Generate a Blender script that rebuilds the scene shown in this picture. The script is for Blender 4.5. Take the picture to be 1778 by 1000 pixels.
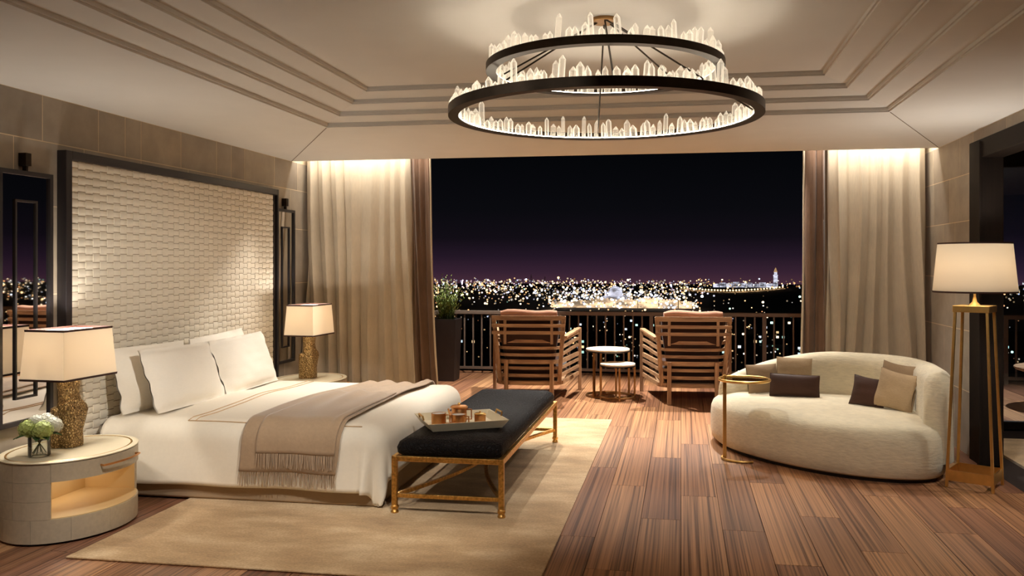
import bpy, math, random
from mathutils import Vector, Matrix, noise as mnoise

# ------------------------------------------------------------------ clear
for o in list(bpy.data.objects):
    bpy.data.objects.remove(o)
scene = bpy.context.scene
COL = scene.collection
PI = math.pi
R = math.radians
random.seed(7)


def lin(r, g, b):
    def f(c):
        c /= 255.0
        return c / 12.92 if c <= 0.04045 else ((c + 0.055) / 1.055) ** 2.4
    return (f(r), f(g), f(b), 1.0)


WARM = (1.0, 0.945, 0.86)

# ------------------------------------------------------------------ camera
cam_d = bpy.data.cameras.new('camera')
cam_d.sensor_fit = 'HORIZONTAL'
cam_d.sensor_width = 36.0
cam_d.lens = 1500.0 / 1778.0 * 36.0
cam_d.shift_x = -42.0 / 1778.0
cam_d.shift_y = -40.0 / 1778.0
cam_d.clip_start = 0.05
cam_d.clip_end = 9000
cam = bpy.data.objects.new('camera', cam_d)
COL.objects.link(cam)
cam.location = (0, 0, 1.5)
cam.rotation_euler = (R(90), 0, math.atan(252.0 / 1500.0))
scene.camera = cam

# ------------------------------------------------------------------ sky at night
world = bpy.data.worlds.new('night_sky')
scene.world = world
world.use_nodes = True
wn, wl = world.node_tree.nodes, world.node_tree.links
wn.clear()
w_out = wn.new('ShaderNodeOutputWorld')
w_bg = wn.new('ShaderNodeBackground')
w_tc = wn.new('ShaderNodeTexCoord')
w_sep = wn.new('ShaderNodeSeparateXYZ')
w_rmp = wn.new('ShaderNodeValToRGB')
w_map = wn.new('ShaderNodeMapRange')
w_map.inputs['From Min'].default_value = -0.05
w_map.inputs['From Max'].default_value = 0.25
wl.new(w_tc.outputs['Generated'], w_sep.inputs[0])
wl.new(w_sep.outputs['Z'], w_map.inputs['Value'])
wl.new(w_map.outputs[0], w_rmp.inputs[0])
els = w_rmp.color_ramp.elements
els[0].position = 0.0
els[0].color = lin(44, 26, 34)
els[1].position = 1.0
els[1].color = lin(2, 3, 5)
for p, c in ((0.09, (68, 42, 54)), (0.14, (50, 31, 46)), (0.20, (32, 21, 34)), (0.27, (16, 12, 19)), (0.38, (9, 9, 13)), (0.6, (4, 5, 7))):
    e = els.new(p)
    e.color = lin(*c)
wl.new(w_rmp.outputs[0], w_bg.inputs['Color'])
w_bg.inputs['Strength'].default_value = 1.0
wl.new(w_bg.outputs[0], w_out.inputs[0])

# ------------------------------------------------------------------ exposure
vs = scene.view_settings
vs.view_transform = 'Standard'
vs.look = 'None'
vs.exposure = 0.2
vs.gamma = 1.0
vs.use_curve_mapping = False
scene.cycles.max_bounces = 8
scene.cycles.diffuse_bounces = 4
scene.cycles.glossy_bounces = 4
scene.cycles.transmission_bounces = 6
scene.cycles.transparent_max_bounces = 16
scene.cycles.sample_clamp_indirect = 4.0
scene.cycles.caustics_reflective = False
scene.cycles.caustics_refractive = False


# ------------------------------------------------------------------ lights of the room (coves; lamp light is in the lamp builders)
def area(name, loc, rot, sx, sy, power, color=WARM, spread=180):
    d = bpy.data.lights.new(name, 'AREA')
    d.shape = 'RECTANGLE'
    d.size, d.size_y = sx, sy
    d.energy = power
    d.color = color
    d.spread = R(spread)
    o = bpy.data.objects.new(name, d)
    COL.objects.link(o)
    o.location = loc
    o.rotation_euler = rot
    return o


# light strips in the ceiling slot in front of the curtains, shining down the cloth
area('curtain_cove_light', (-3.15, 8.14, 2.66), (R(38), 0, 0), 1.25, 0.03, 6.5)
area('curtain_cove_light', (1.68, 8.14, 2.66), (R(38), 0, 0), 1.05, 0.03, 6.5)


# ------------------------------------------------------------------ mesh helpers
def lerp(a, b, t):
    return a + (b - a) * t


def smooth01(t):
    t = max(0.0, min(1.0, t))
    return t * t * (3 - 2 * t)


class MB:
    def __init__(self):
        self.v, self.f = [], []

    def add(self, vs, fs):
        n = len(self.v)
        self.v += [tuple(p) for p in vs]
        self.f += [tuple(i + n for i in f) for f in fs]
        return self

    def box(self, c, s, rz=0.0, mat=None):
        hx, hy, hz = s[0] / 2, s[1] / 2, s[2] / 2
        pts = []
        for dz in (-hz, hz):
            for dx, dy in ((-hx, -hy), (hx, -hy), (hx, hy), (-hx, hy)):
                if mat is not None:
                    p = mat @ Vector((dx, dy, dz))
                    pts.append((c[0] + p.x, c[1] + p.y, c[2] + p.z))
                else:
                    x = dx * math.cos(rz) - dy * math.sin(rz)
                    y = dx * math.sin(rz) + dy * math.cos(rz)
                    pts.append((c[0] + x, c[1] + y, c[2] + dz))
        return self.add(pts, [(3, 2, 1, 0), (4, 5, 6, 7), (0, 1, 5, 4), (1, 2, 6, 5), (2, 3, 7, 6), (3, 0, 4, 7)])

    def span(self, a, b):
        return self.box([(a[i] + b[i]) / 2 for i in range(3)], [abs(b[i] - a[i]) for i in range(3)])

    def bar(self, p0, p1, w, h, up=(0, 0, 1)):
        p0, p1 = Vector(p0), Vector(p1)
        d = (p1 - p0)
        L = d.length
        d.normalize()
        u = Vector(up)
        if abs(d.dot(u)) > 0.99:
            u = Vector((0, 1, 0))
        s = d.cross(u).normalized()
        t = s.cross(d).normalized()
        pts = []
        for q in (p0, p1):
            for a, b in ((-1, -1), (1, -1), (1, 1), (-1, 1)):
                pts.append(q + s * (a * w / 2) + t * (b * h / 2))
        return self.add(pts, [(3, 2, 1, 0), (4, 5, 6, 7), (0, 1, 5, 4), (1, 2, 6, 5), (2, 3, 7, 6), (3, 0, 4, 7)])

    def loft(self, loops, cap0=True, cap1=True, closed=True):
        n = len(loops[0])
        base = len(self.v)
        for lp in loops:
            self.v += [tuple(p) for p in lp]
        m = n if closed else n - 1
        for k in range(len(loops) - 1):
            for i in range(m):
                j = (i + 1) % n
                a = base + k * n
                self.f.append((a + i, a + j, a + n + j, a + n + i))
        if cap0:
            self.f.append(tuple(base + i for i in reversed(range(n))))
        if cap1:
            a = base + (len(loops) - 1) * n
            self.f.append(tuple(a + i for i in range(n)))
        return self

    def lathe(self, prof, c=(0, 0, 0), seg=24, cap0=True, cap1=True, ex=1.0, ey=1.0):
        loops = []
        for r, z in prof:
            loops.append([(c[0] + r * ex * math.cos(2 * PI * i / seg), c[1] + r * ey * math.sin(2 * PI * i / seg), c[2] + z)
                          for i in range(seg)])
        return self.loft(loops, cap0, cap1)

    def cyl(self, p0, p1, r0, r1=None, seg=12):
        return self.tube([p0, p1], [r0, r0 if r1 is None else r1], seg)

    def tube(self, path, r, seg=8, closed=False, up=None):
        path = [Vector(p) for p in path]
        n = len(path)
        rs = r if isinstance(r, (list, tuple)) else [r] * n
        loops = []
        ref = None
        for i, p in enumerate(path):
            a = path[i - 1] if (i > 0 or closed) else path[i]
            b = path[(i + 1) % n] if (i < n - 1 or closed) else path[i]
            d = (b - a).normalized()
            if ref is None:
                ref = Vector(up) if up else (Vector((0, 0, 1)) if abs(d.z) < 0.9 else Vector((1, 0, 0)))
            s = d.cross(ref)
            if s.length < 1e-5:
                s = d.cross(Vector((0, 1, 0)))
            s.normalize()
            t = s.cross(d).normalized()
            ref = t
            loops.append([p + s * (rs[i] * math.cos(2 * PI * k / seg)) + t * (rs[i] * math.sin(2 * PI * k / seg)) for k in range(seg)])
        if closed:
            loops.append(loops[0])
            return self.loft(loops, False, False)
        return self.loft(loops)

    def sweep(self, path, section, closed=False):
        """section: list of (side, up) offsets; path horizontal-ish"""
        path = [Vector(p) for p in path]
        n = len(path)
        loops = []
        for i, p in enumerate(path):
            a = path[i - 1] if (i > 0 or closed) else path[i]
            b = path[(i + 1) % n] if (i < n - 1 or closed) else path[i]
            d = (b - a)
            d.z = 0
            d.normalize()
            s = Vector((d.y, -d.x, 0))
            loops.append([p + s * q[0] + Vector((0, 0, q[1])) for q in section])
        if closed:
            loops.append(loops[0])
            return self.loft(loops, False, False)
        return self.loft(loops)

    def grid(self, fn, nu, nv, wrap=False):
        base = len(self.v)
        for j in range(nv + 1):
            for i in range(nu + 1):
                self.v.append(tuple(fn(i / nu, j / nv)))
        w = nu + 1
        for j in range(nv):
            for i in range(nu):
                a = base + j * w + i
                self.f.append((a, a + 1, a + w + 1, a + w))
        return self

    def build(self, name, mat, parent=None, smooth=35, world=True, bevel=0.0, solid=0.0, sub=0, seg=2):
        me = bpy.data.meshes.new(name)
        me.from_pydata(self.v, [], self.f)
        me.update()
        if smooth:
            me.polygons.foreach_set('use_smooth', [True] * len(me.polygons))
            me.set_sharp_from_angle(angle=R(smooth))
        if mat is not None:
            me.materials.append(mat)
        return place(me, name, parent, world, bevel, solid, sub, seg)


def place(me, name, parent=None, world=True, bevel=0.0, solid=0.0, sub=0, seg=2):
    o = bpy.data.objects.new(name, me)
    COL.objects.link(o)
    if parent is not None:
        o.parent = parent
        if world and parent.type == 'EMPTY':
            o.matrix_parent_inverse = Matrix.Translation(parent.location).inverted()
    if solid:
        m = o.modifiers.new('thickness', 'SOLIDIFY')
        m.thickness = solid
        m.offset = 0
    if bevel:
        m = o.modifiers.new('edge', 'BEVEL')
        m.width = bevel
        m.segments = seg
        m.limit_method = 'ANGLE'
    if sub:
        m = o.modifiers.new('subdiv', 'SUBSURF')
        m.levels = m.render_levels = sub
    return o


def copy_part(src, parent, name=None):
    o = src.copy()
    COL.objects.link(o)
    o.parent = parent
    if name:
        o.name = name
    return o


def copy_tree(o, parent=None):
    c = o.copy()
    COL.objects.link(c)
    c.parent = parent
    for ch in list(o.children):
        copy_tree(ch, c)
    return c


def tag(o, label=None, cat=None, group=None, kind=None):
    if label:
        o['label'] = label
    if cat:
        o['category'] = cat
    if group:
        o['group'] = group
    if kind:
        o['kind'] = kind
    return o


def thing(name, label, cat, loc=(0, 0, 0), rz=0.0, group=None):
    o = bpy.data.objects.new(name, None)
    COL.objects.link(o)
    o.location = loc
    o.rotation_euler = (0, 0, rz)
    o.empty_display_size = 0.1
    return tag(o, label, cat, group)


def struct(o):
    o['kind'] = 'structure'
    return o


# ------------------------------------------------------------------ materials
def new_mat(name):
    m = bpy.data.materials.new(name)
    m.use_nodes = True
    nt = m.node_tree
    b = nt.nodes['Principled BSDF']
    return m, nt, b


def mapped(nt, scale=(1, 1, 1), coord='Object', rot=(0, 0, 0)):
    tc = nt.nodes.new('ShaderNodeTexCoord')
    mp = nt.nodes.new('ShaderNodeMapping')
    mp.inputs['Scale'].default_value = scale
    mp.inputs['Rotation'].default_value = rot
    nt.links.new(tc.outputs[coord], mp.inputs['Vector'])
    return mp


def ramp(nt, fac, stops):
    r = nt.nodes.new('ShaderNodeValToRGB')
    e = r.color_ramp.elements
    e[0].position, e[0].color = stops[0]
    e[1].position, e[1].color = stops[-1]
    for p, c in stops[1:-1]:
        q = e.new(p)
        q.color = c
    nt.links.new(fac, r.inputs[0])
    return r


def bump(nt, b, height, strength=0.3, dist=0.01):
    n = nt.nodes.new('ShaderNodeBump')
    n.inputs['Strength'].default_value = strength
    n.inputs['Distance'].default_value = dist
    nt.links.new(height, n.inputs['Height'])
    nt.links.new(n.outputs[0], b.inputs['Normal'])
    return n


def noise_tex(nt, vec, scale=5, detail=4, rough=0.5):
    n = nt.nodes.new('ShaderNodeTexNoise')
    n.inputs['Scale'].default_value = scale
    n.inputs['Detail'].default_value = detail
    n.inputs['Roughness'].default_value = rough
    nt.links.new(vec, n.inputs['Vector'])
    return n


def plain(name, c, rough=0.5, metal=0.0, nscale=0, var=0.12, bstr=0.0, bdist=0.004, scale3=(1, 1, 1), sheen=0.0, spec=0.5):
    m, nt, b = new_mat(name)
    b.inputs['Roughness'].default_value = rough
    b.inputs['Metallic'].default_value = metal
    b.inputs['Specular IOR Level'].default_value = spec
    if sheen:
        b.inputs['Sheen Weight'].default_value = sheen
    col = lin(*c)
    if nscale:
        mp = mapped(nt, scale3)
        n = noise_tex(nt, mp.outputs[0], nscale, 5, 0.55)
        d = tuple(x * (1 - var) for x in col[:3]) + (1,)
        l = tuple(min(1, x * (1 + var)) for x in col[:3]) + (1,)
        r = ramp(nt, n.outputs['Fac'], [(0.3, d), (0.7, l)])
        nt.links.new(r.outputs[0], b.inputs['Base Color'])
        if bstr:
            bump(nt, b, n.outputs['Fac'], bstr, bdist)
    else:
        b.inputs['Base Color'].default_value = col
    return m


def fabric(name, c, wscale=260, bstr=0.25, var=0.10, rough=0.85, slub=None, sheen=0.15, trans=0.0):
    """woven cloth: fine crossing threads plus slow colour drift"""
    m, nt, b = new_mat(name)
    b.inputs['Roughness'].default_value = rough
    b.inputs['Sheen Weight'].default_value = sheen
    b.inputs['Specular IOR Level'].default_value = 0.2
    sl = slub or (1, 1, 8)
    m1 = mapped(nt, (wscale / 8 * sl[0], wscale / 8 * sl[1], wscale / 8 * sl[2]))
    n1 = noise_tex(nt, m1.outputs[0], 1.0, 3, 0.6)
    m2 = mapped(nt, (4, 4, 4))
    n2 = noise_tex(nt, m2.outputs[0], 1.0, 3, 0.5)
    mx = nt.nodes.new('ShaderNodeMath')
    mx.operation = 'ADD'
    nt.links.new(n1.outputs['Fac'], mx.inputs[0])
    nt.links.new(n2.outputs['Fac'], mx.inputs[1])
    hf = nt.nodes.new('ShaderNodeMath')
    hf.operation = 'MULTIPLY'
    hf.inputs[1].default_value = 0.5
    nt.links.new(mx.outputs[0], hf.inputs[0])
    col = lin(*c)
    d = tuple(x * (1 - var) for x in col[:3]) + (1,)
    l = tuple(min(1, x * (1 + var)) for x in col[:3]) + (1,)
    r = ramp(nt, hf.outputs[0], [(0.32, d), (0.68, l)])
    nt.links.new(r.outputs[0], b.inputs['Base Color'])
    bump(nt, b, n1.outputs['Fac'], bstr, 0.004)
    if trans:
        out = nt.nodes['Material Output']
        t = nt.nodes.new('ShaderNodeBsdfTranslucent')
        nt.links.new(r.outputs[0], t.inputs['Color'])
        mix = nt.nodes.new('ShaderNodeMixShader')
        mix.inputs[0].default_value = trans
        nt.links.new(b.outputs[0], mix.inputs[1])
        nt.links.new(t.outputs[0], mix.inputs[2])
        nt.links.new(mix.outputs[0], out.inputs['Surface'])
    return m


def emit(name, c, strength):
    m, nt, b = new_mat(name)
    b.inputs['Base Color'].default_value = (0.8, 0.8, 0.8, 1)
    b.inputs['Emission Color'].default_value = (c[0], c[1], c[2], 1)
    b.inputs['Emission Strength'].default_value = strength
    return m


def glass(name, tint=(1, 1, 1), gloss=0.10):
    m, nt, b = new_mat(name)
    nt.nodes.remove(b)
    out = nt.nodes['Material Output']
    t = nt.nodes.new('ShaderNodeBsdfTransparent')
    t.inputs[0].default_value = (*tint, 1)
    g = nt.nodes.new('ShaderNodeBsdfGlossy')
    g.inputs['Roughness'].default_value = 0.02
    fr = nt.nodes.new('ShaderNodeFresnel')
    fr.inputs[0].default_value = 1.45
    ad = nt.nodes.new('ShaderNodeMath')
    ad.operation = 'ADD'
    ad.inputs[1].default_value = gloss - 0.04
    nt.links.new(fr.outputs[0], ad.inputs[0])
    mix = nt.nodes.new('ShaderNodeMixShader')
    nt.links.new(ad.outputs[0], mix.inputs[0])
    nt.links.new(t.outputs[0], mix.inputs[1])
    nt.links.new(g.outputs[0], mix.inputs[2])
    nt.links.new(mix.outputs[0], out.inputs['Surface'])
    return m


M = {}


def zebra_wood(name, tones, stripe_scale=70.0, along='Y', rough=0.38, dark=0.45):
    m, nt, b = new_mat(name)
    b.inputs['Roughness'].default_value = rough
    oi = nt.nodes.new('ShaderNodeObjectInfo')
    tc = nt.nodes.new('ShaderNodeTexCoord')
    off = nt.nodes.new('ShaderNodeCombineXYZ')
    mul = nt.nodes.new('ShaderNodeMath')
    mul.operation = 'MULTIPLY'
    mul.inputs[1].default_value = 37.0
    nt.links.new(oi.outputs['Random'], mul.inputs[0])
    for k in range(3):
        nt.links.new(mul.outputs[0], off.inputs[k])
    add = nt.nodes.new('ShaderNodeVectorMath')
    nt.links.new(tc.outputs['Object'], add.inputs[0])
    nt.links.new(off.outputs[0], add.inputs[1])
    sc = {'X': (0.35, stripe_scale, stripe_scale), 'Y': (stripe_scale, 0.35, stripe_scale), 'Z': (stripe_scale, stripe_scale, 0.35)}[along]
    mp = nt.nodes.new('ShaderNodeMapping')
    mp.inputs['Scale'].default_value = sc
    nt.links.new(add.outputs[0], mp.inputs['Vector'])
    n1 = noise_tex(nt, mp.outputs[0], 1.0, 3, 0.65)
    sc2 = tuple(s / 6.0 for s in sc)
    mp2 = nt.nodes.new('ShaderNodeMapping')
    mp2.inputs['Scale'].default_value = sc2
    nt.links.new(add.outputs[0], mp2.inputs['Vector'])
    n2 = noise_tex(nt, mp2.outputs[0], 1.0, 2, 0.5)
    tone = ramp(nt, oi.outputs['Random'], [(i / (len(tones) - 1), lin(*t)) for i, t in enumerate(tones)])
    st = ramp(nt, n1.outputs['Fac'], [(0.37, (dark, dark * 0.84, dark * 0.76, 1)), (0.47, (0.84, 0.80, 0.78, 1)), (0.60, (1.2, 1.18, 1.14, 1))])
    s2 = ramp(nt, n2.outputs['Fac'], [(0.3, (0.78, 0.72, 0.7, 1)), (0.7, (1.15, 1.13, 1.1, 1))])
    ml = nt.nodes.new('ShaderNodeMixRGB')
    ml.blend_type = 'MULTIPLY'
    ml.inputs[0].default_value = 1.0
    nt.links.new(tone.outputs[0], ml.inputs[1])
    nt.links.new(st.outputs[0], ml.inputs[2])
    m2 = nt.nodes.new('ShaderNodeMixRGB')
    m2.blend_type = 'MULTIPLY'
    m2.inputs[0].default_value = 1.0
    nt.links.new(ml.outputs[0], m2.inputs[1])
    nt.links.new(s2.outputs[0], m2.inputs[2])
    nt.links.new(m2.outputs[0], b.inputs['Base Color'])
    bump(nt, b, n1.outputs['Fac'], 0.12, 0.002)
    return m


M['plank'] = zebra_wood('zebra_plank', [(154, 110, 80), (180, 136, 98), (122, 84, 64), (190, 148, 108), (158, 116, 86), (138, 98, 78)], 80, dark=0.34)
M['teak'] = zebra_wood('teak', [(158, 128, 98), (174, 142, 108)], 40, 'X', 0.55, 0.7)
M['teak_v'] = zebra_wood('teak_upright', [(158, 128, 98), (174, 142, 108)], 40, 'Z', 0.55, 0.7)
M['sub'] = plain('floor_joint', (38, 24, 18), 0.8)
M['ceil'] = plain('ceiling_plaster', (226, 222, 216), 0.9, nscale=3, var=0.02)
M['seam'] = plain('ceiling_seam', (120, 104, 88), 0.9)
M['wallgrout'] = plain('wall_joint', (226, 206, 172), 0.8)
M['wallback'] = plain('wall_back_paint', (150, 128, 104), 0.85, nscale=6, var=0.05)


def stone_panel(name, tones):
    m, nt, b = new_mat(name)
    b.inputs['Roughness'].default_value = 0.6
    oi = nt.nodes.new('ShaderNodeObjectInfo')
    tone = ramp(nt, oi.outputs['Random'], [(i / (len(tones) - 1), lin(*t)) for i, t in enumerate(tones)])
    mp = mapped(nt, (3, 3, 3))
    n = noise_tex(nt, mp.outputs[0], 1.5, 6, 0.6)
    r = ramp(nt, n.outputs['Fac'], [(0.3, (0.82, 0.81, 0.8, 1)), (0.7, (1.1, 1.1, 1.1, 1))])
    ml = nt.nodes.new('ShaderNodeMixRGB')
    ml.blend_type = 'MULTIPLY'
    ml.inputs[0].default_value = 1
    nt.links.new(tone.outputs[0], ml.inputs[1])
    nt.links.new(r.outputs[0], ml.inputs[2])
    nt.links.new(ml.outputs[0], b.inputs['Base Color'])
    bump(nt, b, n.outputs['Fac'], 0.15, 0.004)
    return m


M['panel'] = stone_panel('limestone_panel', [(160, 148, 132), (170, 158, 142), (152, 140, 126), (178, 164, 144)])
M['darkwood'] = plain('dark_wood', (26, 18, 13), 0.65, nscale=3, var=0.25, scale3=(20, 20, 1), spec=0.15)
M['board_frame'] = plain('headboard_frame', (34, 30, 32), 0.4)
M['strip'] = fabric('woven_leather', (224, 214, 196), 120, 0.12, 0.07, 0.55, (1, 1, 1), 0.0)
M['weave_gap'] = plain('weave_gap', (48, 36, 26), 0.9)
M['strap_edge_shade'] = plain('painted_strap_shade', (124, 102, 74), 0.7)  # shadow dashes of the weave, painted as dark bands on the strap edges
M['mirror'] = plain('mirror_glass', (225, 222, 220), 0.015, 1.0)
M['bronze'] = plain('dark_bronze', (52, 44, 36), 0.38, 0.9, 12, 0.2)
M['brass'] = plain('satin_brass', (228, 186, 112), 0.34, 1.0, 20, 0.08)
M['gold_leaf'] = plain('hammered_gold', (206, 160, 90), 0.38, 1.0, 60, 0.35, 0.8, 0.004)
M['linen_cream'] = fabric('curtain_linen', (208, 192, 168), 300, 0.3, 0.10, 0.9, (3, 3, 0.4), 0.1, 0.12)
M['linen_brown'] = fabric('curtain_brown', (112, 86, 68), 300, 0.3, 0.18, 0.85, (3, 3, 0.4), 0.25)
M['duvet'] = fabric('duvet_cotton', (244, 234, 216), 400, 0.05, 0.03, 0.75, (1, 1, 1), 0.2)
M['pillow'] = fabric('pillow_cotton', (248, 240, 226), 300, 0.10, 0.03, 0.8, (1, 1, 4), 0.2)
M['throw'] = fabric('throw_wool', (170, 144, 116), 420, 0.25, 0.10, 0.8, (1, 1, 1), 0.5)
M['bedbase'] = fabric('bed_base_linen', (172, 148, 120), 300, 0.2, 0.08)
M['piping'] = plain('piping_cord', (206, 174, 134), 0.7)
def rug_mat():
    m, nt, b = new_mat('rug_pile')
    b.inputs['Roughness'].default_value = 0.85
    b.inputs['Sheen Weight'].default_value = 0.4
    b.inputs['Specular IOR Level'].default_value = 0.2
    n1 = noise_tex(nt, mapped(nt, (2.2, 4.5, 3)).outputs[0], 1.0, 6, 0.62)
    n2 = noise_tex(nt, mapped(nt, (70, 110, 70)).outputs[0], 1.0, 3, 0.6)
    mx = nt.nodes.new('ShaderNodeMixRGB')
    mx.inputs[0].default_value = 0.35
    nt.links.new(n1.outputs['Fac'], mx.inputs[1])
    nt.links.new(n2.outputs['Fac'], mx.inputs[2])
    r = ramp(nt, mx.outputs[0], [(0.33, lin(160, 126, 88)), (0.5, lin(200, 166, 122)), (0.66, lin(232, 206, 166))])
    nt.links.new(r.outputs[0], b.inputs['Base Color'])
    bump(nt, b, n2.outputs['Fac'], 0.5, 0.006)
    return m


M['rug'] = rug_mat()
M['boucle'] = fabric('sofa_boucle', (224, 212, 184), 500, 0.9, 0.14, 0.9, (0.30, 0.30, 1.1), 0.3)
M['cush_taupe'] = fabric('cushion_taupe', (150, 126, 98), 420, 0.4, 0.14)
M['cush_sand'] = fabric('cushion_sand', (174, 150, 118), 420, 0.5, 0.18)
M['cush_brown'] = fabric('cushion_brown', (66, 42, 32), 300, 0.2, 0.25, 0.6)
M['plinth'] = plain('sofa_plinth', (26, 20, 16), 0.6)
M['cushion_dark'] = fabric('outdoor_dark', (58, 38, 32), 300, 0.2, 0.15)
M['cushion_roll'] = fabric('outdoor_roll', (176, 128, 104), 300, 0.2, 0.12)
M['shagreen'] = plain('shagreen', (204, 192, 168), 0.5, 0, 40, 0.07, 0.12, 0.002)
M['shagreen_in'] = plain('cream_lacquer', (236, 208, 154), 0.45)
M['ivory'] = plain('ivory_lacquer', (240, 226, 194), 0.35, 0, 10, 0.03)
M['copper'] = plain('copper', (222, 164, 108), 0.34, 1.0, 30, 0.1)
M['milk'] = plain('milk', (250, 244, 232), 0.3)
M['railmetal'] = plain('rail_metal', (120, 104, 92), 0.5, 0.3)
M['planter'] = plain('planter_dark', (46, 38, 36), 0.55, 0, 4, 0.2)
M['soil'] = plain('soil', (30, 22, 16), 0.95)
M['leaf'] = plain('leaf_green', (128, 146, 72), 0.55, 0, 30, 0.3)
M['leaf_dark'] = plain('leaf_dark_green', (70, 104, 62), 0.5, 0, 30, 0.25)
M['petal'] = plain('petal_white', (244, 244, 230), 0.6)
M['petal_green'] = plain('petal_lime', (206, 220, 138), 0.6)
M['stem'] = plain('stem_green', (62, 80, 36), 0.6)
M['shade_trim'] = plain('shade_trim', (62, 34, 26), 0.6)
M['marble'] = plain('pale_marble', (240, 226, 204), 0.25, 0, 6, 0.06)
M['bulb'] = emit('bulb_glow', (1.0, 0.75, 0.45), 30)
M['led'] = emit('led_strip', (1.0, 0.88, 0.70), 30)
M['led_upper'] = emit('led_strip_upper', (1.0, 0.88, 0.70), 9)
M['niche_led'] = emit('niche_led', (1.0, 0.74, 0.42), 3)
M['lens'] = emit('unseen_spot_lens', (1.0, 0.76, 0.5), 12)
M['clear'] = glass('vase_glass', (0.96, 0.98, 0.96), 0.12)
M['pane'] = glass('window_pane', (0.85, 0.92, 1.0), 0.06)
M['table_glass'] = glass('table_glass', (0.80, 0.70, 0.55), 0.06)


def croc():
    m, nt, b = new_mat('black_croc_leather')
    b.inputs['Base Color'].default_value = lin(20, 17, 18)
    b.inputs['Roughness'].default_value = 0.55
    b.inputs['Specular IOR Level'].default_value = 0.12
    mp = mapped(nt, (46, 46, 46))
    v = nt.nodes.new('ShaderNodeTexVoronoi')
    v.feature = 'DISTANCE_TO_EDGE'
    v.inputs['Scale'].default_value = 1.0
    nt.links.new(mp.outputs[0], v.inputs['Vector'])
    r = ramp(nt, v.outputs['Distance'], [(0.0, (0, 0, 0, 1)), (0.18, (1, 1, 1, 1))])
    bump(nt, b, r.outputs[0], 0.7, 0.006)
    return m


M['croc'] = croc()


def bark_gold():
    m, nt, b = new_mat('textured_gold_ceramic')
    b.inputs['Roughness'].default_value = 0.36
    b.inputs['Metallic'].default_value = 0.85
    mp = mapped(nt, (85, 85, 65))
    v = nt.nodes.new('ShaderNodeTexVoronoi')
    v.feature = 'DISTANCE_TO_EDGE'
    nt.links.new(mp.outputs[0], v.inputs['Vector'])
    v.inputs['Scale'].default_value = 1.0
    r = ramp(nt, v.outputs['Distance'], [(0.0, lin(84, 64, 42)), (0.14, lin(176, 146, 98)), (0.4, lin(238, 212, 160))])
    nt.links.new(r.outputs[0], b.inputs['Base Color'])
    bump(nt, b, v.outputs['Distance'], 0.9, 0.01)
    return m


M['bark'] = bark_gold()


def shade_mat(name, glow):
    m, nt, b = new_mat(name)
    nt.nodes.remove(b)
    out = nt.nodes['Material Output']
    d = nt.nodes.new('ShaderNodeBsdfDiffuse')
    d.inputs[0].default_value = lin(240, 228, 208)
    t = nt.nodes.new('ShaderNodeBsdfTranslucent')
    t.inputs[0].default_value = lin(246, 234, 214)
    mix = nt.nodes.new('ShaderNodeMixShader')
    mix.inputs[0].default_value = 0.38
    e = nt.nodes.new('ShaderNodeEmission')
    e.inputs[0].default_value = (1.0, 0.84, 0.64, 1)
    e.inputs[1].default_value = glow
    ad = nt.nodes.new('ShaderNodeAddShader')
    nt.links.new(d.outputs[0], mix.inputs[1])
    nt.links.new(t.outputs[0], mix.inputs[2])
    nt.links.new(mix.outputs[0], ad.inputs[0])
    nt.links.new(e.outputs[0], ad.inputs[1])
    nt.links.new(ad.outputs[0], out.inputs['Surface'])
    return m


M['shade'] = shade_mat('lit_lamp_shade', 0.10)


def crystal_mat():
    """clear rock crystal with a glow put in as if lit from its base: bright along the facet edges, clear in the middle"""
    m, nt, b = new_mat('rock_crystal')
    nt.nodes.remove(b)
    out = nt.nodes['Material Output']
    t = nt.nodes.new('ShaderNodeBsdfTranslucent')
    t.inputs[0].default_value = (0.5, 0.46, 0.40, 1)
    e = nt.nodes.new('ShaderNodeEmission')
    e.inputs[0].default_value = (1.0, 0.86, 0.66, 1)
    e.inputs[1].default_value = 0.62  # own glow stands in for strip light guided up the crystal
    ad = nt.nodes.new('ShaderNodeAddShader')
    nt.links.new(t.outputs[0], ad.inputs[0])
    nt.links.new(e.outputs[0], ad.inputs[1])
    tr = nt.nodes.new('ShaderNodeBsdfTransparent')
    tr.inputs[0].default_value = (0.98, 0.97, 0.95, 1)
    lw = nt.nodes.new('ShaderNodeLayerWeight')
    lw.inputs[0].default_value = 0.5
    mr = nt.nodes.new('ShaderNodeMapRange')
    mr.inputs['From Min'].default_value = 0.05
    mr.inputs['From Max'].default_value = 0.75
    mr.inputs['To Min'].default_value = 0.16
    mr.inputs['To Max'].default_value = 0.9
    nt.links.new(lw.outputs['Facing'], mr.inputs['Value'])
    m2 = nt.nodes.new('ShaderNodeMixShader')
    nt.links.new(mr.outputs[0], m2.inputs[0])
    nt.links.new(tr.outputs[0], m2.inputs[1])
    nt.links.new(ad.outputs[0], m2.inputs[2])
    nt.links.new(m2.outputs[0], out.inputs['Surface'])
    m.cycles.emission_sampling = 'NONE'
    return m


M['crystal'] = crystal_mat()

# ================================================================== THE ROOM
XL, XR = -3.82, 2.23          # left and right walls
YB = 8.06                     # front lip of the curtain slot
YW = 8.62                     # back wall
YF = -1.6                     # wall behind the camera
ZC = 2.53                     # ceiling margin height

# ---- floor: sub-floor plus planks
fl = struct(MB().span((XL - 0.2, YF, -0.08), (XR + 0.2, 12.0, -0.012)).build('floor', M['sub']))
fl2 = struct(MB().span((XR + 0.2, 3.0, -0.08), (6.6, 12.0, -0.012)).build('floor', M['sub']))
PW = 0.233
plank_cache = {}


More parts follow.
